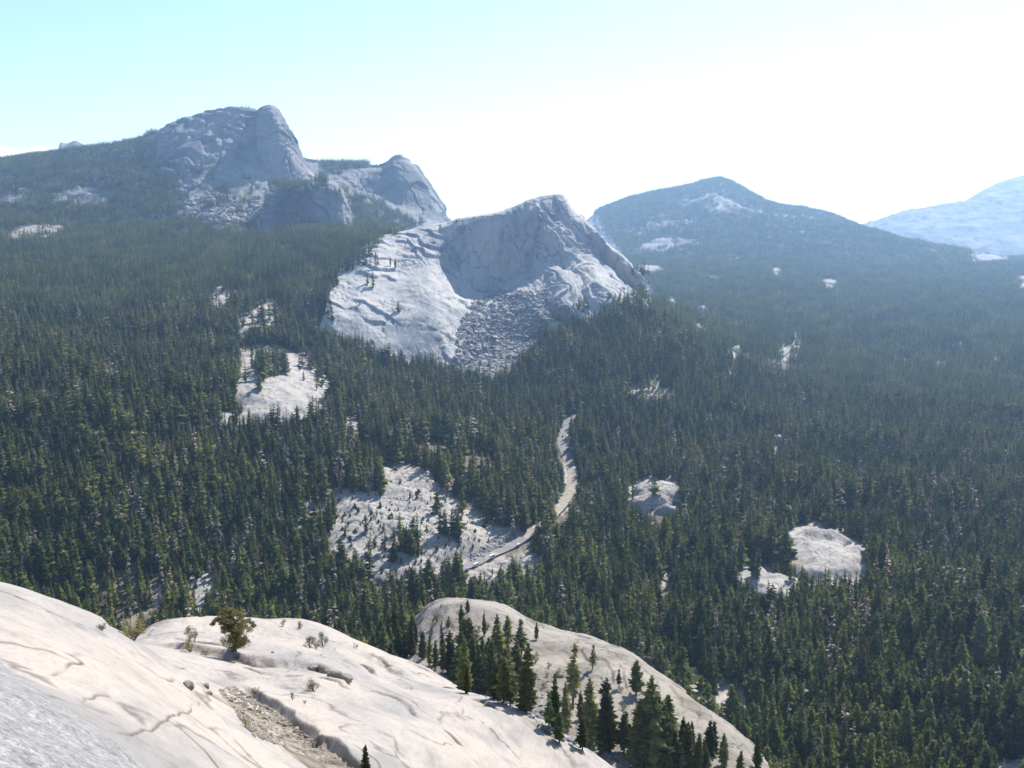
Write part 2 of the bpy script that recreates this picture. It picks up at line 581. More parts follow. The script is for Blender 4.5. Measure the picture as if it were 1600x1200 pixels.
CD = [
    [(490, 530, 1330), (550, 575, 1315), (615, 605, 1290), (690, 620, 1280), (740, 640, 1290), (800, 630, 1320), (860, 580, 1380), (895, 555, 1400), (950, 540, 1410), (1010, 530, 1420), (1080, 540, 1450)],
    [(506, 495, 1370), (562, 530, 1350), (618, 555, 1340), (690, 560, 1330), (735, 575, 1345), (790, 545, 1400), (842, 500, 1440), (878, 488, 1450), (940, 470, 1465), (995, 465, 1480), (1056, 490, 1490)],
    [(512, 465, 1420), (560, 482, 1410), (615, 500, 1410), (680, 505, 1400), (738, 498, 1440), (785, 470, 1500), (832, 462, 1495), (885, 447, 1500), (945, 440, 1510), (990, 442, 1525), (1044, 468, 1540)],
    [(520, 440, 1480), (568, 440, 1480), (620, 450, 1490), (678, 452, 1490), (728, 456, 1550), (780, 446, 1600), (830, 426, 1580), (882, 412, 1580), (932, 414, 1585), (978, 426, 1590), (1034, 458, 1590)],
    [(538, 415, 1540), (583, 402, 1550), (625, 412, 1560), (672, 405, 1575), (712, 405, 1608), (778, 400, 1612), (830, 382, 1606), (876, 370, 1608), (920, 380, 1614), (963, 405, 1615), (1022, 449, 1620)],
    [(553, 395, 1600), (594, 377, 1620), (640, 378, 1635), (680, 368, 1645), (715, 364, 1632), (776, 352, 1626), (822, 342, 1626), (874, 335, 1634), (906, 354, 1642), (946, 386, 1640), (1012, 441, 1643)],
    [(565, 385, 1680), (605, 368, 1690), (655, 355, 1690), (694, 348, 1690), (728, 341, 1652), (780, 333, 1640), (828, 312, 1650), (876, 304, 1668), (895, 326, 1674), (931, 364, 1674), (990, 428, 1674)],
]
for k_, row_ in enumerate(CD):
    for c_, sh_ in ((8, 6), (9, 16), (10, 34)):
        if k_ < 5:
            row_[c_] = (row_[c_][0] - sh_, row_[c_][1] + sh_ * 0.5, row_[c_][2] + sh_ * 0.8)
dome, G_CD = loft('granite_ridge', CD, [(40, -10), (160, -60), (500, -230)], 420, 330, M_dome, d_dome, 'pale granite ridge with a long slab and a shaded wall above the forest')


def d_far(a1, a2, sp, seed, ang=0.3, rough=0.12):
    def f(G, N):
        t = (G[..., 2] + G[..., 0] * ang + fbm(G, 220, 4, seed) * 50) / sp
        g = np.clip(fbm(G, 300, 2, seed + 7) + 0.5, 0, 1)
        if rough > 0.3:
            Gw = G + np.stack([fbm(G, 90, 3, seed + 20) * 26, G[..., 0] * 0, fbm(G, 90, 3, seed + 21) * 26], -1)
            e, iv = cells(np.stack([Gw[..., 0], Gw[..., 2] * 0.9 + Gw[..., 1] * .35], -1), 95, seed, 0.8, 0.25)
            e2, iv2 = cells(np.stack([Gw[..., 0], Gw[..., 2] * 0.9 + Gw[..., 1] * .35], -1), 38, seed + 1, 0.8, 0.1)
            return fbm(G, 380, 5, seed + 3) * a1 + saw(-t, 0.15) * a2 * g + fbm(G, 55, 4, seed + 9) * a1 * rough * 0.7 + iv * 5 + iv2 * 3 + saw((G[..., 2] + fbm(G, 70, 3, seed + 30) * 25) / 19, 0.3) * 4 * np.clip(fbm(G, 120, 2, seed + 31) * 2 + .3, 0, 1) - np.clip(1 - e / 0.07, 0, 1) * 7 - np.clip(1 - e2 / 0.1, 0, 1) * 2
        return fbm(G, 380, 5, seed + 3) * a1 + saw(-t, 0.15) * a2 * g + fbm(G, 55, 4, seed + 9) * a1 * rough
    return f


LM = [
    [(-500, 420, 2300), (-250, 400, 2300), (-60, 395, 2300), (90, 395, 2300), (200, 395, 2280), (280, 392, 2260), (350, 388, 2260), (420, 385, 2280), (480, 385, 2320), (540, 385, 2360), (600, 390, 2400)],
    [(-500, 350, 2500), (-250, 350, 2500), (-60, 352, 2480), (90, 350, 2450), (200, 350, 2420), (280, 345, 2400), (345, 342, 2390), (415, 345, 2410), (475, 345, 2440), (535, 345, 2470), (590, 352, 2500)],
    [(-500, 320, 2750), (-250, 320, 2700), (-60, 318, 2680), (90, 312, 2660), (200, 303, 2640), (285, 298, 2620), (345, 298, 2620), (415, 305, 2650), (470, 310, 2700), (530, 315, 2720), (585, 330, 2750)],
    [(-500, 290, 3050), (-250, 292, 3000), (-60, 290, 2950), (90, 280, 2900), (205, 268, 2830), (285, 262, 2735), (345, 262, 2730), (410, 275, 2735), (462, 285, 2760), (520, 295, 2800), (575, 310, 2860)],
    [(-500, 275, 3300), (-250, 276, 3200), (-50, 272, 3200), (90, 258, 3100), (205, 245, 2990), (275, 228, 2850), (345, 220, 2850), (400, 235, 2820), (450, 255, 2820), (510, 278, 2900), (565, 300, 3000)],
    [(-500, 262, 3500), (-250, 265, 3450), (-40, 260, 3420), (95, 248, 3300), (210, 232, 3120), (270, 204, 2990), (335, 188, 2960), (392, 190, 2900), (436, 225, 2880), (490, 272, 2980), (555, 300, 3100)],
    [(-500, 258, 3700), (-250, 262, 3650), (-40, 258, 3600), (95, 241, 3450), (215, 224, 3250), (268, 195, 3150), (335, 173, 3080), (397, 171, 3000), (426, 205, 2960), (487, 268, 3050), (550, 300, 3200)],
]
loft('mountain', LM, [(250, -40), (900, -350)], 380, 230, M_far, d_far(16, 10, 34, 71, 0.3, 0.5), 'big rounded granite mountain with forested left shoulder')
LT = [
    [(405, 275, 2735), (425, 283, 2722), (448, 290, 2718), (470, 295, 2722), (492, 295, 2735), (515, 300, 2785)],
    [(402, 250, 2765), (420, 254, 2748), (440, 258, 2742), (460, 264, 2745), (479, 271, 2760), (500, 280, 2810)],
    [(401, 214, 2800), (416, 214, 2778), (433, 218, 2768), (451, 230, 2775), (465, 246, 2795), (490, 272, 2845)],
    [(401, 188, 2835), (413, 186, 2808), (428, 187, 2796), (443, 203, 2808), (459, 228, 2832), (487, 268, 2890)],
    [(401, 176, 2885), (409, 170, 2850), (423, 167, 2838), (436, 176, 2848), (455, 212, 2870), (484, 262, 2935)],
]
loft('granite_tower', LT, [(60, -10), (200, -260)], 130, 120, M_far, d_far(6, 1.5, 30, 81, 0.8, 0.35), 'steep rounded granite tower at the right end of the summit')
LF = [
    [(405, 385, 2270), (440, 385, 2255), (475, 385, 2250), (510, 385, 2250), (540, 385, 2262), (562, 385, 2300)],
    [(405, 345, 2290), (440, 345, 2275), (475, 345, 2270), (510, 345, 2268), (539, 346, 2278), (552, 350, 2320)],
    [(408, 322, 2305), (442, 316, 2288), (475, 314, 2282), (512, 314, 2282), (537, 318, 2290), (549, 335, 2335)],
    [(415, 306, 2330), (446, 298, 2300), (478, 294, 2292), (510, 290, 2294), (533, 298, 2304), (546, 322, 2350)],
    [(422, 302, 2400), (450, 294, 2370), (480, 289, 2362), (508, 284, 2360), (528, 291, 2370), (543, 316, 2390)],
]
loft('granite_buttress', LF, [(80, 0), (350, -90)], 150, 120, M_far, d_far(11, 3, 25, 91, 0.5, 0.5), 'shaded granite buttress below the big summit')
L2 = [
    [(400, 400, 2600), (470, 400, 2600), (540, 400, 2600), (600, 400, 2600), (640, 395, 2600), (680, 392, 2620), (720, 390, 2700)],
    [(420, 345, 2750), (480, 345, 2750), (540, 345, 2750), (595, 345, 2800), (635, 350, 2810), (680, 355, 2840), (720, 368, 2940)],
    [(440, 310, 2960), (490, 305, 2960), (545, 308, 2940), (595, 312, 2980), (635, 322, 2990), (672, 334, 3010), (713, 355, 3080)],
    [(450, 280, 3050), (500, 278, 3050), (550, 280, 3020), (590, 285, 3040), (628, 288, 3040), (662, 312, 3060), (706, 348, 3160)],
    [(460, 262, 3250), (505, 262, 3200), (555, 265, 3150), (592, 268, 3100), (622, 260, 3095), (655, 285, 3110), (698, 335, 3220)],
    [(470, 253, 3400), (510, 257, 3350), (558, 262, 3280), (596, 263, 3220), (607, 252, 3170), (642, 258, 3190), (664, 288, 3220), (690, 325, 3300)][0:4] + [(622, 250, 3190), (648, 262, 3200), (694, 330, 3300)],
]
loft('rounded_dome', L2, [(80, -10), (500, -300)], 260, 160, M_far, d_far(8, 5, 26, 101, 0.3, 0.6), 'rounded granite dome at the end of a tree lined ridge')
MR = [
    [(860, 450, 3300), (930, 450, 3300), (1000, 450, 3300), (1080, 448, 3300), (1160, 446, 3300), (1250, 440, 3300), (1340, 436, 3300), (1430, 432, 3300), (1540, 432, 3300)],
    [(865, 420, 3900), (930, 418, 3800), (1000, 415, 3700), (1080, 410, 3700), (1160, 408, 3700), (1250, 405, 3700), (1340, 405, 3700), (1430, 408, 3700), (1530, 415, 3700)],
    [(875, 395, 4300), (935, 385, 4200), (1000, 378, 4100), (1080, 370, 4100), (1160, 368, 4100), (1250, 372, 4100), (1335, 380, 4050), (1425, 392, 4000), (1520, 404, 4000)],
    [(885, 372, 4700), (935, 355, 4600), (1000, 345, 4500), (1075, 330, 4500), (1150, 328, 4500), (1235, 345, 4450), (1320, 362, 4300), (1410, 382, 4200), (1515, 398, 4200)],
    [(900, 358, 5000), (935, 338, 5000), (1000, 320, 4900), (1078, 303, 4900), (1140, 297, 4900), (1215, 328, 4800), (1300, 350, 4600), (1400, 375, 4400), (1510, 395, 4350)],
    [(915, 352, 5300), (940, 328, 5300), (965, 315, 5300), (1020, 307, 5200), (1060, 299, 5200), (1085, 287, 5200), (1120, 281, 5200), (1155, 290, 5200), (1210, 321, 5000)][0:2] +
    [(1003, 307, 5200), (1068, 295, 5200), (1128, 282, 5200), (1205, 320, 5000), (1290, 337, 4800), (1395, 372, 4500), (1505, 393, 4400)],
]
loft('forested_mountain', MR, [(300, -60), (1500, -500)], 360, 200, M_far, d_far(18, 11, 40, 111, 0.15, 0.6), 'hazy forested mountain with pale granite bands')
FR = [
    [(1180, 420, 8000), (1300, 420, 8000), (1400, 420, 8000), (1500, 420, 8000), (1600, 420, 8000), (1800, 420, 8000), (2200, 420, 8000)],
    [(1200, 385, 8600), (1310, 378, 8600), (1400, 375, 8600), (1500, 375, 8600), (1600, 375, 8600), (1800, 370, 8600), (2200, 375, 8600)],
    [(1220, 368, 9300), (1320, 360, 9300), (1400, 350, 9300), (1500, 345, 9300), (1600, 335, 9300), (1800, 320, 9300), (2200, 350, 9300)],
    [(1240, 362, 9900), (1345, 353, 9900), (1410, 334, 9900), (1505, 318, 9900), (1585, 300, 9900), (1800, 280, 9900), (2200, 330, 9900)],
    [(1250, 360, 10400), (1350, 352, 10400), (1400, 332, 10400), (1470, 321, 10400), (1600, 279, 10400), (1750, 262, 10400), (2200, 330, 10400)],
]
FR[-1] = [(1250, 360, 10400), (1350, 352, 10400), (1415, 331, 10400), (1508, 313, 10400), (1585, 277, 10400), (1750, 262, 10400), (2200, 330, 10400)]
FR = [[(a_, b_, c_ * 0.72) for a_, b_, c_ in r_] for r_ in FR]
M_dist = granite('distant_granite', 150.0, (0.12, 0.12, 0.12), (0.05, 0.055, 0.05), (0.24, 0.22, 0.20), 0.6, 0.7, stretch=(1, 1, 0.45), bdist=8.0)
loft('distant_mountain', FR, [(500, -80), (1600, -700)], 240, 120, M_dist, d_far(20, 14, 55, 121, 0.1, 0.6), 'pale blue distant mountain at the end of the valley')
BU = [[(70, 262, 6400), (93, 262, 6300), (105, 262, 6300), (120, 262, 6300), (140, 262, 6400), (165, 262, 6500)],
      [(82, 245, 6500), (92, 243, 6400), (105, 243, 6400), (120, 244, 6400), (138, 246, 6500), (160, 252, 6600)],
      [(90, 240, 6600), (94, 226, 6600), (104, 227, 6600), (118, 223, 6600), (132, 230, 6600), (150, 242, 6700)]]
BU = [[(a_, b_, c_ * 0.72) for a_, b_, c_ in r_] for r_ in BU]
loft('distant_butte', BU, [(60, -5), (300, -200)], 60, 50, M_far, None, 'small square topped rock peak behind the tree lined skyline')

# shoulder of granite between the near slope and the valley
SH = [
    [(625, 1065, 300), (665, 1078, 295), (700, 1100, 285), (780, 1140, 262), (860, 1190, 235), (940, 1230, 215), (1010, 1260, 200), (1070, 1290, 195), (1120, 1320, 190), (1160, 1350, 185), (1190, 1380, 180)],
    [(632, 1035, 325), (668, 1040, 315), (700, 1050, 305), (775, 1080, 285), (855, 1125, 258), (935, 1165, 240), (1005, 1195, 228), (1065, 1225, 222), (1115, 1255, 215), (1160, 1285, 210), (1195, 1315, 205)],
    [(640, 1012, 345), (668, 1003, 338), (700, 1008, 328), (768, 1030, 312), (850, 1065, 290), (930, 1100, 272), (1000, 1130, 258), (1060, 1160, 250), (1112, 1190, 243), (1160, 1222, 238), (1198, 1255, 234)],
    [(645, 995, 362), (670, 975, 358), (700, 970, 350), (765, 985, 340), (845, 1022, 318), (925, 1052, 300), (992, 1080, 284), (1052, 1110, 276), (1106, 1142, 268), (1158, 1178, 262), (1200, 1212, 258)],
    [(648, 985, 378), (670, 956, 375), (700, 946, 368), (765, 955, 360), (835, 995, 345), (905, 1004, 328), (985, 1034, 310), (1045, 1068, 300), (1100, 1108, 292), (1152, 1150, 285), (1200, 1196, 280)],
    [(650, 978, 390), (672, 950, 388), (705, 938, 382), (775, 946, 376), (838, 980, 364), (892, 993, 352), (975, 1016, 330), (1036, 1058, 318), (1092, 1100, 308), (1146, 1142, 300), (1198, 1192, 294)],
]


def d_sh(G, N):
    t = (G[..., 2] + G[..., 0] * 0.5 + fbm(G, 26, 3, 131) * 9) / 7
    g = np.clip(fbm(G, 30, 2, 137) * 1.3 + 0.3, 0, 1)
    Gw = G + np.stack([fbm(G, 14, 3, 141) * 4, fbm(G, 14, 3, 142) * 4, G[..., 2] * 0], -1)
    e, iv = cells(Gw, 17, 3, 1.6, 0.9)
    g3 = np.clip(fbm(G, 45, 2, 143) * 1.5 + 0.5, 0, 1)
    return fbm(G, 40, 4, 133) * 1.6 + saw(-t, 0.16) * 1.1 * g + fbm(G, 5, 3, 139) * 0.3 + g3 * (iv * 0.5 - np.clip(1 - e / 0.07, 0, 1) * 0.7)


osh, G_SH = loft('granite_shoulder', SH, [(14, -6), (60, -38), (140, -110)], 330, 190, M_shoulder, d_sh, 'rounded pale granite shoulder dotted with conifers below the near slope')
_tv = np.linspace(0, len(SH) + 2, 190)[:, None]
_dt = np.clip(fbm(G_SH, 22, 4, 151) * 0.9 + 0.75 - np.abs(_tv - 1.9) * 0.42, 0, 1) * 0.62
_dt = np.maximum(_dt, np.clip(fbm(G_SH, 7, 4, 153) - 0.55, 0, 0.4))
for nme, val in (('dirt_shade', _dt), ('lichen', _dt * 0)):
    at = osh.data.attributes.new(nme, 'FLOAT', 'POINT')
    at.data.foreach_set('value', val.astype(np.float32).ravel())

# near slope: height field through points seen in the photograph
NP = []


def npx(px, py, d):
    NP.append(pix(px, py, d))


for a in [(0, 1190, 5), (0, 1110, 11), (0, 1030, 20), (0, 965, 30), (0, 938, 38), (0, 962, 60), (0, 1030, 100),
          (-400, 1190, 6), (-400, 1000, 20), (-500, 890, 38), (-500, 930, 70), (-500, 1000, 120), (-1000, 1000, 20), (-1200, 900, 50), (-1200, 980, 120),
          (100, 1190, 8), (100, 1110, 15), (100, 1030, 26), (100, 963, 43), (100, 985, 65), (100, 1050, 105),
          (200, 1190, 14), (200, 1110, 24), (200, 1040, 37), (200, 996, 52), (195, 1008, 72), (190, 1060, 112),
          (290, 1190, 21), (290, 1120, 33), (290, 1062, 50), (278, 1032, 62), (262, 1020, 78),
          (235, 1004, 96), (225, 992, 112), (300, 967, 122), (330, 963, 128), (400, 968, 130), (470, 969, 134), (500, 977, 136), (560, 1003, 134), (620, 1027, 132), (700, 1062, 128),
          (240, 1100, 165), (330, 1060, 170), (420, 1080, 178), (520, 1090, 178), (620, 1130, 176), (720, 1190, 170),
          (400, 1195, 33), (380, 1150, 42), (360, 1110, 55), (345, 1070, 68), (350, 1030, 84), (365, 1005, 96), (430, 1000, 104), (350, 985, 112),
          (480, 1195, 44), (450, 1150, 53), (430, 1110, 63), (430, 1060, 78), (500, 1030, 92), (560, 1040, 104),
          (600, 1195, 52), (560, 1130, 64), (560, 1080, 80), (640, 1085, 92), (700, 1078, 108), (640, 1050, 116),
          (700, 1190, 62), (680, 1130, 78), (780, 1190, 76), (780, 1130, 90), (760, 1092, 106), (840, 1124, 104), (900, 1160, 100), (960, 1197, 96), (860, 1190, 88),
          (780, 1180, 150), (860, 1230, 145), (940, 1270, 138), (1000, 1330, 125),
          (900, 1280, 78), (760, 1280, 58), (600, 1290, 38), (400, 1300, 20), (200, 1300, 8), (1020, 1260, 92), (1100, 1400, 90), (1100, 1700, 60), (900, 1500, 30)]:
    npx(*a)
NP = np.array(NP)
for x, y, z in [(0, 0.5, 258.3), (2, 0, 257.7), (-2, 0, 258.9), (0, -4, 258.9), (-8, -3, 259.6), (8, -3, 256.5), (20, -6, 250), (-20, -10, 260), (0, -30, 262), (40, -20, 240), (-40, -20, 258), (60, 10, 205), (0, -90, 255), (-100, -60, 245), (90, -60, 210)]:
    NP = np.vstack([NP, (x, y, z)])
_nf = tps(NP[:, :2] / 20, NP[:, 2], 2e-4)


def poly_dist(x, y, pts):
    """distance and signed side to a polyline of world points"""
    best = np.full(x.shape, 1e9)
    side = np.zeros(x.shape)
    tt = np.zeros(x.shape)
    for i in range(len(pts) - 1):
        a, b = pts[i][:2], pts[i + 1][:2]
        e = b - a
        L2 = (e**2).sum()
        t = np.clip(((x - a[0]) * e[0] + (y - a[1]) * e[1]) / L2, 0, 1)
        dx, dy = x - a[0] - t * e[0], y - a[1] - t * e[1]
        d = np.hypot(dx, dy)
        c = e[0] * dy - e[1] * dx
        m = d < best
        best = np.where(m, d, best)
        side = np.where(m, np.sign(c), side)
        tt = np.where(m, i + t, tt)
    return best, side, tt


_a, _r = np.meshgrid(np.radians(np.linspace(-36, 14, 260)), np.geomspace(4, 185, 300))
_gx, _gy = np.sin(_a) * _r, np.cos(_a) * _r
_g0 = np.stack([_gx, _gy, _nf(np.stack([_gx, _gy], -1) / 20)], -1)
BV0 = BVHTree.FromPolygons(_g0.reshape(-1, 3).tolist(), grid_faces(300, 260).tolist())


def on0(px, py, d=60.0):
    """where the sight line through a photograph pixel meets the near slope"""
    u, v = (px - 800.37) / F, (600.21 - py) / F
    h = BV0.ray_cast(Vector((0, 0, CAMZ)), Vector((u, CP + v * SP, v * CP - SP)).normalized())
    return np.array(h[0]) if h[0] is not None else pix(px, py, d)


gully = [on0(300, 1052, 66), on0(345, 1080, 63), on0(400, 1112, 58), on0(450, 1150, 52), on0(500, 1190, 46), on0(560, 1240, 38)]
step = [on0(372, 1068, 72), on0(425, 1102, 62), on0(480, 1140, 56), on0(545, 1192, 48), on0(600, 1240, 42)]
crackA = [on0(170, 1130, 22), on0(215, 1134, 24), on0(262, 1120, 30), on0(330, 1100, 42)]
crackB = [on0(240, 1007, 96), on0(370, 1030, 92), on0(450, 1040, 90), on0(545, 1062, 88)]
crackC = [on0(560, 1021, 122), on0(600, 1040, 118), on0(640, 1062, 112)]
crackD = [on0(530, 1030, 112), on0(580, 1052, 108)]


def trace(pts, d0, d1):
    return [on0(p[0], p[1], d0) for p in pts]


# soil-filled fissures, plus shade lines painted along ledge and step: (polyline, half width m)
CRK = [(trace([(122, 1083), (145, 1080), (168, 1084)], 20, 22), .03), (trace([(172, 1134), (200, 1138), (230, 1133), (257, 1121), (283, 1117), (312, 1108)], 22, 38), .03),
       (trace([(78, 1047), (105, 1040), (133, 1037)], 22, 24), .04), (trace([(214, 1041), (232, 1052), (252, 1068), (282, 1071)], 40, 48), .06), (trace([(313, 1092), (330, 1108), (367, 1125)], 44, 44), .08),
       (trace([(264, 1124), (285, 1140), (318, 1170), (345, 1200)], 29, 26), .035), (trace([(572, 1020), (590, 1030), (616, 1047)], 122, 112), .32), (trace([(530, 1025), (560, 1040), (592, 1059)], 112, 104), .28),
       (trace([(585, 1084), (610, 1090), (629, 1099), (652, 1122)], 88, 78), .26), (trace([(828, 1131), (845, 1140), (864, 1152)], 98, 92), .3), (trace([(370, 1031), (400, 1040), (440, 1042), (470, 1052)], 92, 86), .22),
       (trace([(375, 1040), (410, 1052), (440, 1060), (470, 1058)], 86, 80), .16), (trace([(700, 1148), (712, 1158), (722, 1172)], 72, 68), .16), (trace([(600, 1150), (618, 1160)], 62, 60), .12),
       (trace([(500, 1062), (530, 1072), (545, 1078)], 84, 80), .2), (trace([(740, 1092), (757, 1098), (775, 1110)], 104, 96), .28), (trace([(650, 1040), (690, 1052)], 126, 124), .3), (trace([(270, 1000), (330, 1010), (350, 1016)], 96, 92), .2),
       (trace([(360, 1075), (395, 1090), (440, 1118), (480, 1146), (540, 1194)], 70, 47), .3)]


def Hn(x, y):
    z = _nf(np.stack([x, y], -1) / 20)
    P = np.stack([x, y, x * 0], -1)
    r = np.hypot(x, y)
    k = np.clip(r / 25, 0.15, 1)
    z = z + fbm(P, 14, 4, 201) * 0.32 * k
    # exfoliation sheets
    t = (x * 0.55 + y * 0.83 + fbm(P, 13, 3, 211) * 6) / 7.5
    g = np.clip(fbm(P, 16, 2, 213) * 1.8 + 0.15, 0, 1)
    k2 = np.clip((r - 16) / 40, 0.12, 1)
    z = z + saw(t, 0.06) * 0.34 * g * k2
    t = (x * 0.8 - y * 0.5 + fbm(P, 9, 3, 217) * 3.5) / 4.2
    z = z + saw(t, 0.1) * 0.16 * np.clip(fbm(P, 9, 2, 219) * 2, 0, 1) * k2
    z = z + fbm(P, 1.6, 4, 221) * 0.035
    cor = np.clip((22 - r) / 8, 0, 1)
    z = z + fbm(P, 0.35, 3, 225) * 0.03 * cor
    d, s, tt = poly_dist(x, y, gully)
    wid = 3.0 + fbm(P, 5, 2, 231) * 0.9
    z = z - 0.5 * np.clip(1 - (d / wid)**2, 0, 1)
    d, s, tt = poly_dist(x, y, step)
    z = z + np.where(s < 0, 0, 1) * 0.0 + np.where(s > 0, 1.0, -0.0) * np.exp(-(d / 6.0)**2) * 0.0
    rgt = np.clip(0.5 + (s * d + fbm(P, 2.5, 2, 235) * 0.3) / 0.5, 0, 1)     # 1 on the right-hand side
    z = z + (rgt - 0.5) * 0.85 * np.exp(-(d / 7.0)**2) * np.clip(tt * 2, 0, 1)
    for L, am in ((crackB, 0.75), (crackC, 0.6), (crackD, 0.5)):
        d, s, tt = poly_dist(x, y, L)
        nr = 0.25 if L is crackA else 1.0
        up = np.clip(0.5 + (s * d + fbm(P, 6.0 * nr, 3, 237) * 0.8 * nr) / (0.7 * nr), 0, 1)
        z = z + (up - 0.5) * am * np.exp(-(d / 5.0)**2) * np.clip(tt * 3, 0, 1) * np.clip((len(L) - 1 - tt) * 3, 0, 1)
    wq = np.clip(r / 70, 0.05, 1) * 0.25
    wx_, wy_ = x + fbm(P, 2.5, 3, 421) * wq, y + fbm(P, 2.5, 3, 422) * wq
    for L, wd0 in CRK[:-1]:
        d, s, tt = poly_dist(wx_, wy_, L)
        z = z - np.clip(1.3 - d / (wd0 * 1.4), 0, 1) * wd0 * 1.0
        z = z + (np.clip(0.5 + s * d / 0.3, 0, 1) - 0.5) * wd0 * 1.0 * np.exp(-(d / (wd0 * 12))**2) * np.clip(tt * 3, 0, 1) * np.clip((len(L) - 1 - tt) * 3, 0, 1)
    return z


az2 = np.concatenate([np.linspace(-100, -32, 70)[:-1], np.linspace(-32, 12, 560), np.linspace(12, 60, 60)[1:]])
r2 = np.concatenate([np.geomspace(0.4, 2.5, 12)[:-1], np.geomspace(2.5, 190, 860)])
A2, R2 = np.meshgrid(np.radians(az2), r2)
X2, Y2 = np.sin(A2) * R2, np.cos(A2) * R2
Z2 = Hn(X2, Y2)
kk = np.clip((R2 - 150) / 35, 0, 1)
Z2 = Z2 * (1 - kk) + (H(X2, Y2) - 14) * kk
G2 = np.stack([X2, Y2, Z2], -1)
so_ = mesh_np('granite_slope', G2, grid_faces(len(r2), len(az2))[:, ::-1], M_near)
tag(so_, 'smooth pale granite slope with cracks in front of the valley', None, None, 'structure')
# grey lichen covered band nearest the viewer, and grey water streaks farther out
_px, _py = to_pix(G2)
lich = np.clip((_py - np.interp(_px, [-400, 0, 120, 240, 420], [900, 1022, 1110, 1200, 1330]) + fbm(G2, 3, 4, 401) * 12) / 8, 0, 1) * (R2 < 45) * (_px < 500)
patch = np.zeros_like(lich)
for cx, cy, wx, wy, a, st in ((150, 975, 120, 16, .45, .5), (520, 1022, 90, 9, .6, .75), (470, 1035, 90, 12, .2, .8), (620, 1100, 60, 10, .4, .6), (120, 1000, 150, 10, .5, .35), (760, 1110, 60, 8, .6, .4), (700, 1085, 50, 8, .1, .5), (560, 1120, 50, 22, .6, .35)):
    ca, sa = math.cos(a), math.sin(a)
    u_, v_ = (_px - cx) * ca + (_py - cy) * sa, -(_px - cx) * sa + (_py - cy) * ca
    patch = np.maximum(patch, st * np.clip(1.6 - np.hypot(u_ / wx, v_ / wy) * 1.2 + fbm(G2, 4, 3, 411) * 0.5, 0, 1))
lich = np.maximum(lich, patch * 0.75)
dirt_shade = np.zeros_like(lich)  # soil in the cracks, and painted shadow lines of ledge and step
_Pf = G2 * np.array((1, 1, 0))
_wq = np.clip(R2 / 70, 0.05, 1) * 0.25
_wx, _wy = G2[..., 0] + fbm(_Pf, 2.5, 3, 421) * _wq, G2[..., 1] + fbm(_Pf, 2.5, 3, 422) * _wq
_gt = np.clip(fbm(_Pf, 3, 2, 423) * 1.5 + 1.0, 0, 1)
for L in CRK:
    d, _s, tt = poly_dist(_wx, _wy, L[0])
    dirt_shade = np.maximum(dirt_shade, np.clip(1.5 - d / (L[1] * 1.1), 0, 1) * _gt)
at = so_.data.attributes.new('dirt_shade', 'FLOAT', 'POINT')
at.data.foreach_set('value', dirt_shade.astype(np.float32).ravel())
at = so_.data.attributes.new('lichen', 'FLOAT', 'POINT')
at.data.foreach_set('value', lich.astype(np.float32).ravel())
TERR.append((G2[::3, ::2], 'granite_slope'))
# ground under and behind the viewer
az3 = np.concatenate([np.linspace(58, 262, 50)])
r3 = np.geomspace(0.4, 100, 40)
A3, R3 = np.meshgrid(np.radians(az3), r3)
X3, Y3 = np.sin(A3) * R3, np.cos(A3) * R3
G3 = np.stack([X3, Y3, Hn(X3, Y3) - 0.05], -1)
tag(mesh_np('granite_slope_behind', G3, grid_faces(len(r3), len(az3))[:, ::-1], M_near), 'granite slope behind the viewer', None, None, 'structure')

# ------------------------------------------------------------------ look-up
_V, _F, _NAME = [], [], []
off = 0
for G, name in TERR:
    nv, nu = G.shape[:2]
    f = grid_faces(nv, nu) + off
    _V.append(G.reshape(-1, 3))
    _F.append(f)
    _NAME.append((len(f), name))
    off += nv * nu
_V = np.concatenate(_V)
_F = np.concatenate(_F)
BV = BVHTree.FromPolygons(_V.tolist(), _F.tolist())
_ends = np.cumsum([n for n, _ in _NAME])


def surf(i):
    return _NAME[int(np.searchsorted(_ends, i, side='right'))][1]


def top(x, y):
    h = BV.ray_cast(Vector((x, y, 3000)), Vector((0, 0, -1)))
    return h if h[0] is not None else None


CAMV = Vector((0, 0, CAMZ))


def ray(px, py):
    u, v = (px - 800) / F, (600 - py) / F
    for e in (0.0, 3e-4, -3e-4, 8e-4):
        h = BV.ray_cast(CAMV, Vector((u + e, CP + v * SP, v * CP - SP)).normalized())
        if h[0] is not None:
            return h
    return h


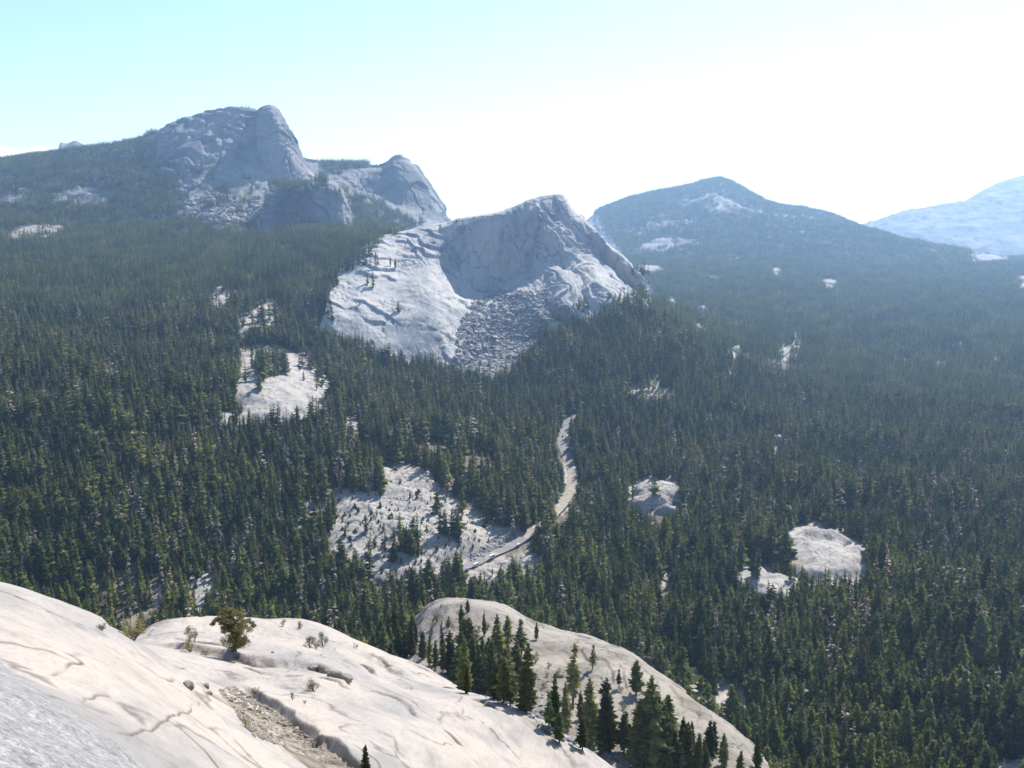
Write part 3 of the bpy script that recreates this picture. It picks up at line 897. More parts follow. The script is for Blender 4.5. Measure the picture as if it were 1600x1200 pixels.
# ------------------------------------------------------------------ outcrops
# (px, py of the middle, half width px, depth factor, height factor, name, label)
OUT = [
    (447, 606, 72, 1.25, 0.20, 'pale flat topped granite slab below the long ridge'),
    (405, 497, 38, 1.2, 0.16, 'small pale granite slabs among trees above the flat topped slab'),
    (345, 472, 24, 1.3, 0.14, 'tan granite patch among trees on the upper hillside'),
    (630, 815, 118, 0.75, 0.15, 'big cracked granite outcrop sprinkled with trees above the road'),
    (1023, 778, 42, 0.9, 0.46, 'blue grey rounded granite knob alone in the forest'),
    (1288, 866, 64, 0.95, 0.33, 'largest white granite dome in the valley forest'),
    (1186, 912, 50, 0.9, 0.34, 'low white granite dome next to the largest one'),
    (1041, 902, 11, 0.8, 0.5, 'tiny white rock top between trees'),
    (1214, 692, 8, 0.8, 1.4, 'slim white rock standing in dense forest'),
    (1232, 795, 10, 0.9, 0.4, 'small pale rock above the largest white dome'),
    (1098, 486, 8, 0.8, 0.8, 'small white boulder on the spur right of the ridge'),
    (1048, 477, 9, 0.8, 0.9, 'layered grey ledge on the spur'),
    (1092, 512, 12, 0.9, 0.4, 'broken white rocks on the lower spur'),
    (1150, 510, 7, 0.9, 0.5, 'small bright rock beyond the lower spur'),
    (1149, 548, 7, 0.9, 0.8, 'pale rock streak in the forest below the spur'),
    (1143, 587, 5, 0.9, 0.8, 'very small pale rock below the streak'),
    (1013, 458, 22, 1.2, 0.3, 'grey boulder slope at the foot of the long ridge'),
    (1010, 421, 22, 0.9, 0.22, 'low pale dome in the haze beyond the long ridge'),
    (1296, 442, 11, 0.9, 0.3, 'small pale dome in the far forest'),
    (1541, 405, 26, 0.9, 0.22, 'flat pale dome on the far forest skyline'),
    (1598, 439, 9, 0.9, 0.5, 'small pale rock in the far forest at the edge'),
    (1212, 423, 6, 0.9, 0.3, 'tiny pale dome in the far forest'),
    (835, 885, 26, 0.9, 0.22, 'broken white rocks beside the lower road'),
    (318, 915, 26, 1.4, 0.05, 'bare pale rock clearing beside the near forest'),
    (258, 928, 14, 1.2, 0.08, 'small pale rock patch beside the clearing'),
    (1585, 1200, 34, 1.0, 0.2, 'white rock edge at the foot of the near forest'),
    (545, 665, 12, 1.4, 0.1, 'pale rock strip between the slab and the big outcrop'),
]
RD1 = [(690, 915), (715, 893), (760, 872), (800, 853), (828, 836), (845, 822), (862, 808), (880, 790), (892, 765), (894, 740), (886, 715), (878, 692), (882, 670), (896, 652), (930, 640)]
_rd = [np.array(ray(*a)[0][:2]) for a in RD1]
extra_T = []
k_out = 0
for (px, py, hw, df, hf, lab) in OUT:
    h = ray(px, py)
    if h[0] is None:
        continue
    k_out += 1
    p = h[0]
    rx = hw * p.y / F * 1.22
    # depth so that the visible height on screen fits
    ry = rx * df
    ht = rx * hf * 0.95
    p = p + Vector((0, -0.40 * ry, 0))
    ry *= 1.55
    n = 230 if hw > 100 else (120 if hw > 30 else 40)
    gx, gy = np.meshgrid(np.linspace(-1.25, 1.25, n), np.linspace(-1.25, 1.25, n))
    x, y = p.x + gx * rx, p.y + gy * ry
    P = np.stack([x, y, x * 0], -1)
    rho = np.maximum(np.sqrt(gx**2 + gy**2) + fbm(P, rx * 0.6, 3, 300 + k_out) * 0.30, 0)
    base = H(x, y)
    bump = np.where(rho < 1, np.clip(1 - rho**2, 0, 1)**0.8, 0)
    t = (x * 0.6 + y * 0.8 + fbm(P, rx * 0.35, 3, 320) * rx * 0.22) / (rx * 0.26)
    t2 = (x * 0.75 - y * 0.5 + fbm(P, rx * 0.3, 3, 329) * rx * 0.2) / (rx * 0.2)
    am = 0.011 * rx if hw > 30 else 0.035 * rx
    z = base + bump * ht + (saw(t, 0.14) * am + saw(t2, 0.2) * am * 0.6 + fbm(P, rx * 0.16, 4, 340) * am * 0.7) * (bump > 0.05) - np.clip(rho - 1, 0, 1) * rx * 0.8 - (rho > 1) * 1.0 + 0.3
    Pw = P + np.stack([fbm(P, rx * .3, 3, 350), fbm(P, rx * .3, 3, 351), x * 0], -1) * rx * 0.09
    big_ = hw > 100
    e, iv = cells(Pw, rx * (0.2 if big_ else 0.55), k_out, 1.5, 0.6)
    e2, iv2 = cells(Pw, rx * (0.075 if big_ else 0.25), k_out + 7, 1.3, 0.2)
    gl = np.clip(fbm(P, rx * 0.5, 2, 360) * 2 + 0.4, 0, 1)
    jw = 0.032 if big_ else 0.04
    cutd = np.clip(1 - e / 0.06, 0, 1) * rx * jw + np.clip(1 - e2 / 0.08, 0, 1) * rx * jw * 0.4 * gl
    z = z + (iv * rx * 0.012 + iv2 * rx * 0.008 * gl - cutd * (0.15 if 45 < hw < 65 else (0.4 if hw == 72 else 1))) * (bump > 0.03)
    if 550 < px < 900 and py > 700:
        dr, _, _ = poly_dist(x, y, _rd)
        kr_ = np.clip((dr - 9) / 9, 0, 1)
        z = np.where(kr_ < 1, kr_ * z + (1 - kr_) * (base - 1.2), z)
    G = np.stack([x, y, z], -1)
    o = mesh_np('rock_outcrop', G, grid_faces(n, n), M_out)
    tag(o, lab, None, None, 'structure')
    extra_T.append((G, 'rock_outcrop'))
for G, name in extra_T:
    nv, nu = G.shape[:2]
    f = grid_faces(nv, nu) + len(_V)
    _V = np.concatenate([_V, G.reshape(-1, 3)])
    _F = np.concatenate([_F, f])
    _NAME.append((len(f), name))
BV = BVHTree.FromPolygons(_V.tolist(), _F.tolist())
_ends = np.cumsum([n for n, _ in _NAME])


# ------------------------------------------------------------------ roads
def ribbon(name, pxs, width, mat, lift=0.35, label=None, kind='structure', n=80, offset=0.0, parent=None):
    P = _rd
    if pxs is not RD1:
        P = [np.array(ray(*a)[0][:2]) for a in pxs]
    C = cr(np.array(P), n)
    T = np.gradient(C, axis=0)
    T /= np.linalg.norm(T, axis=1, keepdims=True)
    S = np.stack([T[:, 1], -T[:, 0]], 1)
    zc = H(C[:, 0], C[:, 1])
    k = np.ones(9) / 9
    zc = np.convolve(np.pad(zc, 4, 'edge'), k, 'valid')
    rows = []
    for s in (-1, -0.5, 0, 0.5, 1):
        q = C + S * (s * width / 2 + offset)
        zz = np.maximum(zc, H(q[:, 0], q[:, 1])) + lift if name != 'road_line' else zc + lift
        rows.append(np.stack([q[:, 0], q[:, 1], zz], 1))
    G = np.array(rows)
    G[:, :, 2] = G[:, :, 2].max(axis=0)[None]
    o = mesh_np(name, G, grid_faces(5, n), mat, parent=parent)
    tag(o, label, None, None, kind)
    return C, G[2], T


ROADS = []
ribbon('road_verge', RD1, 9.8, M_verge, 0.30, 'sandy verge along the winding road', n=200)
C1, G1, T1 = ribbon('road', RD1, 8.5, M_road, 0.42, 'winding pale grey road through the forest', n=200)
ROADS.append(C1)
RD2 = [(1200, 575), (1217, 561), (1232, 546), (1242, 530), (1240, 515)]
C2, G_2, T2 = ribbon('road', RD2, 10, M_road, 0.42, 'short bright stretch of road in the far forest', n=40)
ROADS.append(C2)

# ------------------------------------------------------------------ tree models
def conifer(seed, levels, per, rmax, low=0.1, gap=0.0, blades=1, pw=0.8, lw=1.0):
    r = random.Random(seed)
    V, Fc, T = [], [], []
    lean = (r.uniform(-.02, .02), r.uniform(-.02, .02))
    for i in range(levels):
        t = i / (levels - 1)
        z0 = low + (0.985 - low) * t
        prof = min(1.0, (1 - t) * 1.12 + 0.03)**pw * (0.62 + 0.38 * min(1, t * 4.5))
        Rl = rmax * prof * r.uniform(0.62, 1.28)
        a0 = r.uniform(0, 6.28)
        tl = r.uniform(0.2, 0.8)
        for j in range(per):
            if r.random() < gap:
                continue
            for b in range(blades):
                a = a0 + (j + r.uniform(-.35, .35)) * 6.283 / per + b * 0.5
                L = Rl * r.uniform(0.55, 1.25)
                z = z0 + r.uniform(-.5, .5) * (0.9 - low) / levels
                wv = (L * r.uniform(0.32, 0.5) + 0.006) * lw
                dr = L * r.uniform(0.15, 0.55) - 0.12 * L * t * 2
                ca, sa = math.cos(a), math.sin(a)
                cx, cy = lean[0] * z, lean[1] * z
                n = len(V)
                m = r.uniform(0.45, 0.65)
                th = wv * r.uniform(0.5, 0.9)
                V += [(cx, cy, z + L * 0.12), (cx + ca * L * m - sa * wv, cy + sa * L * m + ca * wv, z - dr * m - th),
                      (cx + ca * L, cy + sa * L, z - dr + r.uniform(-.1, .15) * L), (cx + ca * L * m + sa * wv, cy + sa * L * m - ca * wv, z - dr * m - th)]
                Fc += [(n, n + 1, n + 2), (n, n + 2, n + 3)]
                tv = min(1, max(0, tl + r.uniform(-.3, .3)))
                T += [tv] * 4
    # leader
    n = len(V)
    V += [(lean[0] - .006, lean[1], .93), (lean[0] + .006, lean[1] + .006, .93), (lean[0], lean[1] - .006, .93), (lean[0], lean[1], 1.0)]
    Fc += [(n, n + 1, n + 3), (n + 1, n + 2, n + 3), (n + 2, n, n + 3)]
    T += [0.5] * 4
    return V, Fc, T


def trunk(rad=0.016, h=0.9, sides=5, z0=-0.04):
    V, Fc = [], []
    for k, (z, rr) in enumerate(((z0, 1.3), (0.3, 0.85), (h, 0.15))):
        for s in range(sides):
            a = s * 6.283 / sides
            V.append((math.cos(a) * rad * rr, math.sin(a) * rad * rr, z))
    for k in range(2):
        for s in range(sides):
            a, b = k * sides + s, k * sides + (s + 1) % sides
            Fc += [(a, b, b + sides), (a, b + sides, a + sides)]
    return V, Fc


def mk(name, V, Fc, T, mats, mi=None, smooth=False):
    me = bpy.data.meshes.new(name)
    me.from_pydata([tuple(v) for v in V], [], [tuple(f) for f in Fc])
    for m in mats:
        me.materials.append(m)
    if mi is not None:
        me.polygons.foreach_set('material_index', mi)
    if smooth:
        me.polygons.foreach_set('use_smooth', [True] * len(me.polygons))
    if T is not None:
        at = me.attributes.new('tint', 'FLOAT', 'POINT')
        at.data.foreach_set('value', list(T))
    me.update()
    return me


def whole(name, c, tk, mat):
    V, Fc, T = c
    tv, tf = tk
    n = len(V)
    return mk(name, list(V) + list(tv), list(Fc) + [tuple(i + n for i in f) for f in tf], list(T) + [0.5] * len(tv), [mat, M_bark], [0] * len(Fc) + [1] * len(tf))


# detailed models for single trees
DET = []
for i, (rm, gp, lo, mat, pw) in enumerate([(0.13, .05, .08, M_firn, .7), (0.115, .1, .12, M_firn, .6), (0.15, .08, .06, M_olive, .65), (0.10, .08, .1, M_firn, .5),
                                           (0.14, .25, .16, M_firn, .6), (0.17, .05, .05, M_firn, .75), (0.12, .5, .22, M_firn, .6), (0.12, .12, .1, M_olive, .65)]):
    c = conifer(100 + i, 34, 8, rm, low=lo, gap=gp + .14, blades=2, pw=pw * .8, lw=.62)
    DET.append((mk('crown_mesh', c[0], c[1], c[2], [mat]), mk('trunk_mesh', *trunk(0.014, 0.9), None, [M_bark], smooth=True)))
DEAD = (mk('crown_mesh', *conifer(140, 18, 5, 0.15, low=.15, gap=.3, blades=1), [M_dead]), DET[0][1])
SNAG = (mk('crown_mesh', *conifer(141, 16, 4, 0.10, low=.2, gap=.45, blades=1), [M_snag]), DET[0][1])
# forest models
MID = []
for i, (rm, gp, mat, pw) in enumerate([(0.13, .05, M_fir, .75), (0.115, .1, M_fir, .65), (0.145, .05, M_fir, .85), (0.12, .1, M_olive, .7), (0.105, .05, M_fir, .6), (0.15, .15, M_fir, .7), (0.13, .1, M_fir, .8)]):
    MID.append(whole('conifer', conifer(200 + i, 15, 6, rm, low=.1, gap=gp, blades=1, pw=pw), trunk(0.016, 0.9, 4), mat))
MID.append(whole('conifer', conifer(230, 13, 4, .10, low=.2, gap=.45), trunk(0.014, 0.95, 4), M_snag))
CLUMP = []
for i in range(5):
    V, Fc, T = [], [], []
    r = random.Random(400 + i)
    pts = []
    while len(pts) < 10:
        a, q = r.uniform(0, 6.28), 15 * math.sqrt(r.random())
        p = (q * math.cos(a), q * math.sin(a))
        if all((p[0] - s[0])**2 + (p[1] - s[1])**2 > 30 for s in pts):
            pts.append(p)
    for p in pts:
        c = conifer(r.randrange(9999), 9, 6, r.uniform(.15, .21), low=.02, gap=.05)
        hh = r.uniform(12, 24)
        n = len(V)
        tn = r.uniform(0, 1)
        V += [(v[0] * hh + p[0], v[1] * hh + p[1], v[2] * hh - 1.5) for v in c[0]]
        Fc += [tuple(k + n for k in f) for f in c[1]]
        T += [min(1, max(0, tn * 0.75 + tt * 0.25)) for tt in c[2]]
    CLUMP.append(mk('conifer_clump', V, Fc, T, [M_fir]))


def inpoly(x, y, poly):
    c = np.zeros(np.shape(x), bool)
    n = len(poly)
    for i in range(n):
        x1, y1 = poly[i]
        x2, y2 = poly[(i + 1) % n]
        if y1 == y2:
            continue
        k = ((y1 > y) != (y2 > y)) & (x < (x2 - x1) * (y - y1) / (y2 - y1) + x1)
        c ^= k
    return c


# areas that the photograph shows bare, with the share of trees that stay
BARE = [
    ([(515, 465), (535, 430), (565, 400), (600, 370), (690, 342), (780, 318), (830, 280), (885, 268), (995, 425), (1010, 440), (985, 455), (940, 462), (900, 470), (868, 485), (850, 520), (815, 560), (770, 595), (700, 572), (640, 560), (590, 552), (530, 505)], 0.006),
    ([(925, 355), (985, 420), (1000, 432), (985, 445), (940, 400)], 0.04),
    ([(240, 222), (250, 180), (300, 140), (400, 120), (440, 120), (505, 262), (490, 285), (450, 285), (400, 278), (345, 262), (300, 258), (255, 250)], 0.006),
    ([(255, 258), (345, 262), (420, 285), (440, 300), (540, 285), (555, 355), (520, 352), (415, 362), (350, 362), (280, 335), (300, 300)], 0.16),
    ([(575, 262), (600, 235), (660, 235), (715, 335), (708, 350), (650, 345), (590, 310), (520, 290), (500, 268)], 0.03),
    ([(80, 305), (130, 292), (175, 298), (170, 315), (110, 320)], 0.1),
    ([(10, 360), (60, 350), (120, 352), (60, 372), (10, 372)], 0.1),
    ([(0, 308), (50, 300), (50, 312), (0, 318)], 0.15),
    ([(375, 560), (400, 545), (470, 552), (522, 590), (520, 625), (490, 640), (440, 648), (385, 652), (370, 620)], 0.02),
    ([(370, 540), (440, 540), (480, 560), (520, 580), (500, 600), (430, 580), (380, 575)], 0.25),
    ([(330, 460), (365, 450), (385, 455), (350, 490), (330, 480)], 0.12),
    ([(360, 515), (385, 490), (430, 468), (442, 485), (425, 512), (380, 520)], 0.08),
    ([(515, 860), (530, 770), (590, 735), (650, 722), (690, 760), (735, 790), (790, 830), (740, 870), (640, 905), (580, 895)], 0.035),
    ([(540, 655), (570, 660), (560, 720), (540, 700)], 0.3),
    ([(455, 800), (520, 750), (530, 770), (470, 840)], 0.3),
    ([(980, 765), (1000, 748), (1060, 750), (1068, 778), (1050, 800), (1000, 795), (980, 785)], 0.02),
    ([(1226, 835), (1270, 812), (1305, 828), (1352, 852), (1356, 892), (1300, 886), (1236, 878)], 0.01),
    ([(1150, 890), (1190, 882), (1225, 895), (1240, 928), (1200, 925), (1150, 905)], 0.05),
    ([(1030, 895), (1052, 892), (1050, 912), (1034, 910)], 0),
    ([(1210, 680), (1222, 678), (1218, 702), (1208, 702)], 0),
    ([(1228, 785), (1240, 782), (1236, 800), (1224, 802)], 0.1),
    ([(1000, 445), (1012, 440), (1028, 468), (1020, 475), (998, 470)], 0.05),
    ([(1040, 462), (1058, 466), (1056, 490), (1042, 488)], 0.05),
    ([(1090, 478), (1106, 478), (1104, 492), (1092, 490)], 0),
    ([(1078, 500), (1090, 500), (1105, 520), (1100, 528), (1085, 515)], 0.2),
    ([(1143, 502), (1158, 504), (1156, 512), (1145, 512)], 0),
    ([(1143, 535), (1155, 540), (1153, 560), (1145, 558)], 0),
    ([(1138, 578), (1147, 580), (1145, 605), (1139, 600)], 0.1),
    ([(978, 598), (1010, 598), (1048, 608), (1052, 622), (1020, 622), (985, 615)], 0.12),
    ([(995, 412), (1030, 414), (1034, 424), (1000, 424)], 0.05),
    ([(1284, 436), (1306, 434), (1308, 446), (1286, 446)], 0),
    ([(1512, 396), (1575, 394), (1578, 408), (1515, 410)], 0.03),
    ([(1590, 430), (1610, 430), (1610, 446), (1592, 446)], 0),
    ([(1204, 418), (1220, 418), (1220, 427), (1206, 427)], 0),
    ([(1215, 548), (1238, 538), (1238, 518), (1250, 518), (1246, 545), (1222, 568), (1212, 568)], 0),
    ([(868, 695), (880, 655), (892, 658), (886, 690), (905, 740), (898, 770), (880, 805), (866, 800), (882, 760), (880, 725)], 0),
    ([(720, 893), (760, 868), (826, 832), (832, 842), (790, 870), (730, 898)], 0.0),
    ([(800, 870), (830, 860), (860, 885), (850, 900), (815, 895)], 0.15),
    ([(735, 870), (790, 825), (830, 835), (760, 870)], 0.1),
    ([(280, 908), (335, 905), (335, 925), (318, 940), (300, 930)], 0.06),
    ([(240, 915), (258, 915), (258, 942), (240, 935)], 0.05),
    ([(145, 970), (250, 945), (270, 955), (180, 985)], 0.2),
    ([(1062, 1045), (1092, 1042), (1098, 1070), (1120, 1056), (1160, 1070), (1165, 1110), (1130, 1110), (1075, 1085)], 0.1),
    ([(1565, 1188), (1600, 1182), (1600, 1205), (1560, 1205)], 0),
    # bands on the far mountain
    ([(1000, 382), (1040, 369), (1075, 370), (1100, 381), (1040, 380), (1010, 390)], 0.05),
    ([(990, 362), (1040, 346), (1110, 343), (1040, 352), (1000, 366)], 0.2),
    ([(1112, 303), (1130, 303), (1150, 322), (1120, 318)], 0.1),
    ([(1140, 330), (1185, 325), (1200, 333), (1150, 336)], 0.25),
    ([(1060, 312), (1110, 306), (1100, 314), (1062, 320)], 0.4),
    ([(985, 392), (1030, 370), (1085, 375), (1060, 390), (1000, 395)], 0.25),
    ([(960, 352), (1060, 338), (1040, 348), (970, 362)], 0.4),
    ([(1090, 310), (1120, 300), (1170, 325), (1120, 335)], 0.3),
    ([(1185, 330), (1280, 325), (1300, 340), (1220, 345)], 0.55),
    ([(930, 340), (1010, 310), (1130, 285), (1190, 320), (1000, 340), (930, 370)], 0.8),
]

_px, _py = to_pix(GG)
_q = GG[..., 1] > 100
_px = _px + fbm(GG, 30, 4, 501) * 15
_py = _py + fbm(GG, 30, 4, 502) * 9
rk = np.zeros(_px.shape)
for poly, pr in BARE:
    if pr < 0.5:
        rk = np.maximum(rk, inpoly(_px, _py, poly) * (1.0 if pr < .15 else 0.6))
rk = rk * _q
at = ground.data.attributes.new('rock', 'FLOAT', 'POINT')
at.data.foreach_set('value', rk.astype(np.float32).ravel())

STANDS = [([(598, 862), (612, 850), (645, 846), (668, 862), (660, 880), (630, 886), (600, 882)], 0.75), ([(556, 745), (572, 735), (600, 750), (602, 775), (580, 782), (560, 770)], 0.7),
          ([(686, 832), (700, 822), (722, 830), (718, 846), (695, 850)], 0.6), ([(392, 572), (410, 560), (440, 565), (452, 582), (430, 590), (400, 586)], 0.85),
          ([(470, 572), (500, 566), (520, 590), (510, 600)], 0.35), ([(640, 790), (660, 782), (664, 798)], 0.3), ([(520, 770), (560, 735), (570, 745), (530, 800)], 0.3)]

# single trees on the shoulder and the near slope come from the photograph one by one
NOAUTO = {'granite_slope', 'distant_mountain', 'distant_butte'}


def sample(spacing, r0, r1, keep_r=None):
    """jittered candidates in the sector seen by the camera"""
    a = R(35)
    xs = np.arange(-r1 * math.sin(a), r1 * math.sin(a), spacing)
    ys = np.arange(r0 * 0.75, r1, spacing)
    gx, gy = np.meshgrid(xs, ys)
    gx = gx + rng.uniform(-.48, .48, gx.shape) * spacing
    gy = gy + rng.uniform(-.48, .48, gy.shape) * spacing
    rr = np.hypot(gx, gy)
    az = np.abs(np.arctan2(gx, gy))
    m = (rr > r0) & (rr < r1) & (az < a)
    return gx[m], gy[m]


def place(xs, ys, h, dens_noise=0.0):
    """keep those on allowed surfaces, return rows (x,y,z,h,px,py)"""
    # coarse stand density: closed forest with a few gaps
    P = np.stack([xs, ys, xs * 0], -1)
    dn = fbm(P, 90, 3, 77)
    k = (dn > -1.05) & (fbm(P, 16, 2, 79) > -0.85)
    xs, ys, h = xs[k], ys[k], h[k]
    res = np.zeros((len(xs), 3))
    ok = np.zeros(len(xs), bool)
    steep = np.zeros(len(xs))
    for i in range(len(xs)):
        q = top(float(xs[i]), float(ys[i]))
        if q is None:
            continue
        nme = surf(q[2])
        if nme in NOAUTO:
            continue
        if nme == 'granite_shoulder':
            continue
        nz = abs(q[1].z)
        if nz < (0.8 if nme == 'granite_ridge' and float(to_pix(np.array(q[0]))[0]) < 955 else 0.45):
            continue
        ok[i] = True
        res[i] = q[0]
    P = res[ok]
    hh = h[ok]
    px, py = to_pix(P)
    d = P[:, 1]
    hp = hh * F / d
    u = rng.random(len(P))
    keep = np.ones(len(P), bool)
    FR_ = (0.2, 0.6, 0.75, 0.95)
    for poly, pr in BARE:
        # only trees that belong to this patch or stand directly in front of its lower edge
        ins = inpoly(px, py, poly) | inpoly(px, py - hp * 0.45, poly) | (inpoly(px, py - hp * 0.85, poly) & (pr < 0.03) & (py > 700))
        if pr == 0:
            for f_ in FR_:
                ins |= inpoly(px, py - hp * f_, poly)
        keep &= ~(ins & (u > pr))
    for poly, pr in STANDS:
        keep |= inpoly(px, py, poly) & (u < pr)
    for C in ROADS:
        for c in C[::2]:
            keep &= np.hypot(P[:, 0] - c[0], P[:, 1] - c[1]) > 5.2
    return P[keep], hh[keep], px[keep], py[keep]


def heights(n, m=18.5):
    return np.clip(rng.normal(m, 6.0, n), 6, 34)


TREES = []
xs, ys = sample(5.3, 235, 1500)
P_mid, h_mid, px_mid, py_mid = place(xs, ys, heights(len(xs)) * (1 + 0.22 * fbm(np.stack([xs, ys, xs * 0], -1), 38, 2, 89)) * (1 + 0.18 * fbm(np.stack([xs, ys, xs * 0], -1), 120, 2, 88)))
xs, ys = sample(17.5, 1500, 5600)
P_cl, h_cl, px_cl, py_cl = place(xs, ys, np.full(len(xs), 17.0))

# the conifers that show largest are objects of their own
N_SINGLE = 180
infr = (px_mid > -10) & (px_mid < 1610) & (py_mid - h_mid * F / P_mid[:, 1] * 0.7 < 1195)
size = np.where(infr, h_mid * F / P_mid[:, 1], 0)
order = np.argsort(-size)
single, checked = [], 0
for i in order:
    p = P_mid[i]
    tgt = Vector((p[0], p[1], p[2] + h_mid[i] * 0.8))
    dv = tgt - CAMV
    h = BV.ray_cast(CAMV, dv.normalized(), dv.length - 1)
    if h[0] is None:
        single.append(i)
    if len(single) >= N_SINGLE:
        break
smask = np.zeros(len(P_mid), bool)
smask[single] = True
print('mid', len(P_mid), 'clumps', len(P_cl), 'outcrops', k_out)


def add_tree(p, h, model, wide=1.0, rz=None, name='fir_tree', label='', group=None, cat='tree'):
    e = bpy.data.objects.new(name, None)
    e.empty_display_size = 0.5
    e.location = p
    e.rotation_euler = (random.uniform(-.03, .03), random.uniform(-.03, .03), random.uniform(0, 6.28) if rz is None else rz)
    e.scale = (h * wide, h * wide, h)
    COL.objects.link(e)
    for nme, me in (('crown', model[0]), ('trunk', model[1])):
        c = bpy.data.objects.new(nme, me)
        COL.objects.link(c)
        c.parent = e
    tag(e, label, cat, group)
    return e


KINDS = ['dark full', 'slender dark', 'olive', 'narrow', 'gappy', 'broad', 'thin', 'small olive']


def pole(p, pt):
    """height of an upright at p whose tip shows at pixel row pt"""
    h = 1.0
    _, b = to_pix(np.array(p))
    for _ in range(4):
        _, t_ = to_pix(np.array(p) + np.array((0, 0, h)))
        h *= (b - pt) / max(b - t_, 1e-6)
    return float(h)


def region(px, py):
    if px < 330: return 'in the dense stand behind the crest of the near slope'
    if px < 560: return 'at the edge of the near slope left of the central cluster'
    if px < 700: return 'between the near slope and the cracked outcrop'
    if px < 950: return 'just beyond the top of the granite shoulder'
    if px < 1120: return 'behind the falling ridge of the granite shoulder'
    if px < 1250: return 'beside the pale soil clearing beyond the shoulder'
    if px < 1420: return 'in the valley stand between clearing and white rock edge'
    return 'in the valley stand above the white rock edge'


for i in single:
    kd = random.choice([0, 0, 1, 1, 2, 3, 3, 4, 5, 7])
    where = region(px_mid[i], py_mid[i])
    add_tree(P_mid[i], h_mid[i], DET[kd], random.uniform(1.1, 1.5), label=KINDS[kd] + ' conifer ' + where, group='conifers ' + where)

# everything else is one forest, with low scrub on the outcrops
Pm, hm = P_mid[~smask], h_mid[~smask]
sp_ = []
for poly, pr in BARE:
    cxp, cyp = np.mean([q[0] for q in poly]), np.mean([q[1] for q in poly])
    if pr >= .3 or cyp < 640 or cxp > 960:
        continue
    xx, yy = [q[0] for q in poly], [q[1] for q in poly]
    nn = int((max(xx) - min(xx)) * (max(yy) - min(yy)) / 150)
    for _ in range(nn):
        a_, b_ = rng.uniform(min(xx), max(xx)), rng.uniform(min(yy), max(yy))
        if inpoly(np.array(a_), np.array(b_), poly):
            q = ray(a_, b_)
            if q[0] is not None and q[0].y > 300 and min(np.hypot(C1[:, 0] - q[0].x, C1[:, 1] - q[0].y)) > 6:
                sp_.append(q[0][:])
sp_ = np.array(sp_)
print('scrub', len(sp_))
Pm = np.concatenate([Pm, sp_])
hm = np.concatenate([hm, rng.lognormal(0.95, 0.4, len(sp_))])
n1, n2 = len(Pm), len(P_cl)
allP = np.concatenate([Pm, P_cl])
fm = bpy.data.meshes.new('forest')
fm.vertices.add(len(allP))
fm.vertices.foreach_set('co', allP.astype(np.float32).ravel())
scl = np.zeros((n1 + n2, 3))
wd = rng.uniform(1.15, 2.15, n1)
wd[hm < 5.5] *= 1.9
scl[:n1, 0] = hm * wd
scl[:n1, 1] = hm * wd
scl[:n1, 2] = hm
s2 = rng.uniform(.85, 1.1, n2)
scl[n1:] = s2[:, None]
for nme, typ, dat in (('scl', 'FLOAT_VECTOR', scl.ravel()), ('rotz', 'FLOAT', rng.uniform(0, 6.28, n1 + n2)), ('kindi', 'INT', np.array([0] * n1 + [1] * n2)), ('pick', 'INT', np.concatenate([rng.choice(len(MID), n1, p=[.15, .14, .15, .18, .10, .13, .14, .01]), rng.integers(0, len(CLUMP), n2)]))):
    at = fm.attributes.new(nme, typ, 'POINT')
    at.data.foreach_set('vector' if typ == 'FLOAT_VECTOR' else 'value', dat)
fo = bpy.data.objects.new('forest', fm)
COL.objects.link(fo)
tag(fo, 'dense dark conifer forest covering the valley and hillsides', 'forest', None, 'stuff')
ng = bpy.data.node_groups.new('forest_scatter', 'GeometryNodeTree')
ng.interface.new_socket('Geometry', in_out='INPUT', socket_type='NodeSocketGeometry')
ng.interface.new_socket('Geometry', in_out='OUTPUT', socket_type='NodeSocketGeometry')
gi = ng.nodes.new('NodeGroupInput')
go = ng.nodes.new('NodeGroupOutput')
jo = ng.nodes.new('GeometryNodeJoinGeometry')


def named(nm_, typ):
    n = ng.nodes.new('GeometryNodeInputNamedAttribute')
    n.data_type = typ
    n.inputs['Name'].default_value = nm_
    return n.outputs['Attribute']


def first(sock_list):
    return next(s for s in sock_list if s.enabled)


for kind_i, meshes in ((0, MID), (1, CLUMP)):
    ip = ng.nodes.new('GeometryNodeInstanceOnPoints')
    jj = ng.nodes.new('GeometryNodeJoinGeometry')
    for me in meshes:
        ob = bpy.data.objects.new('forest_conifer_model', me)
        oi = ng.nodes.new('GeometryNodeObjectInfo')
        oi.inputs['Object'].default_value = ob
        oi.inputs['As Instance'].default_value = True
        ng.links.new(oi.outputs['Geometry'], jj.inputs[0])
    cmp_ = ng.nodes.new('FunctionNodeCompare')
    cmp_.data_type = 'INT'
    cmp_.operation = 'EQUAL'
    ints = [s for s in cmp_.inputs if s.type == 'INT']
    ng.links.new(named('kindi', 'INT'), ints[0])
    ints[1].default_value = kind_i
    ng.links.new(gi.outputs[0], ip.inputs['Points'])
    ng.links.new(cmp_.outputs[0], ip.inputs['Selection'])
    ng.links.new(jj.outputs[0], ip.inputs['Instance'])
    ip.inputs['Pick Instance'].default_value = True
    ng.links.new(named('pick', 'INT'), ip.inputs['Instance Index'])
    cx = ng.nodes.new('ShaderNodeCombineXYZ')
    ng.links.new(named('rotz', 'FLOAT'), cx.inputs[2])
    ng.links.new(cx.outputs[0], ip.inputs['Rotation'])
    ng.links.new(named('scl', 'FLOAT_VECTOR'), ip.inputs['Scale'])
    ng.links.new(ip.outputs[0], jo.inputs[0])
ng.links.new(jo.outputs[0], go.inputs[0])
md = fo.modifiers.new('scatter', 'NODES')
md.node_group = ng

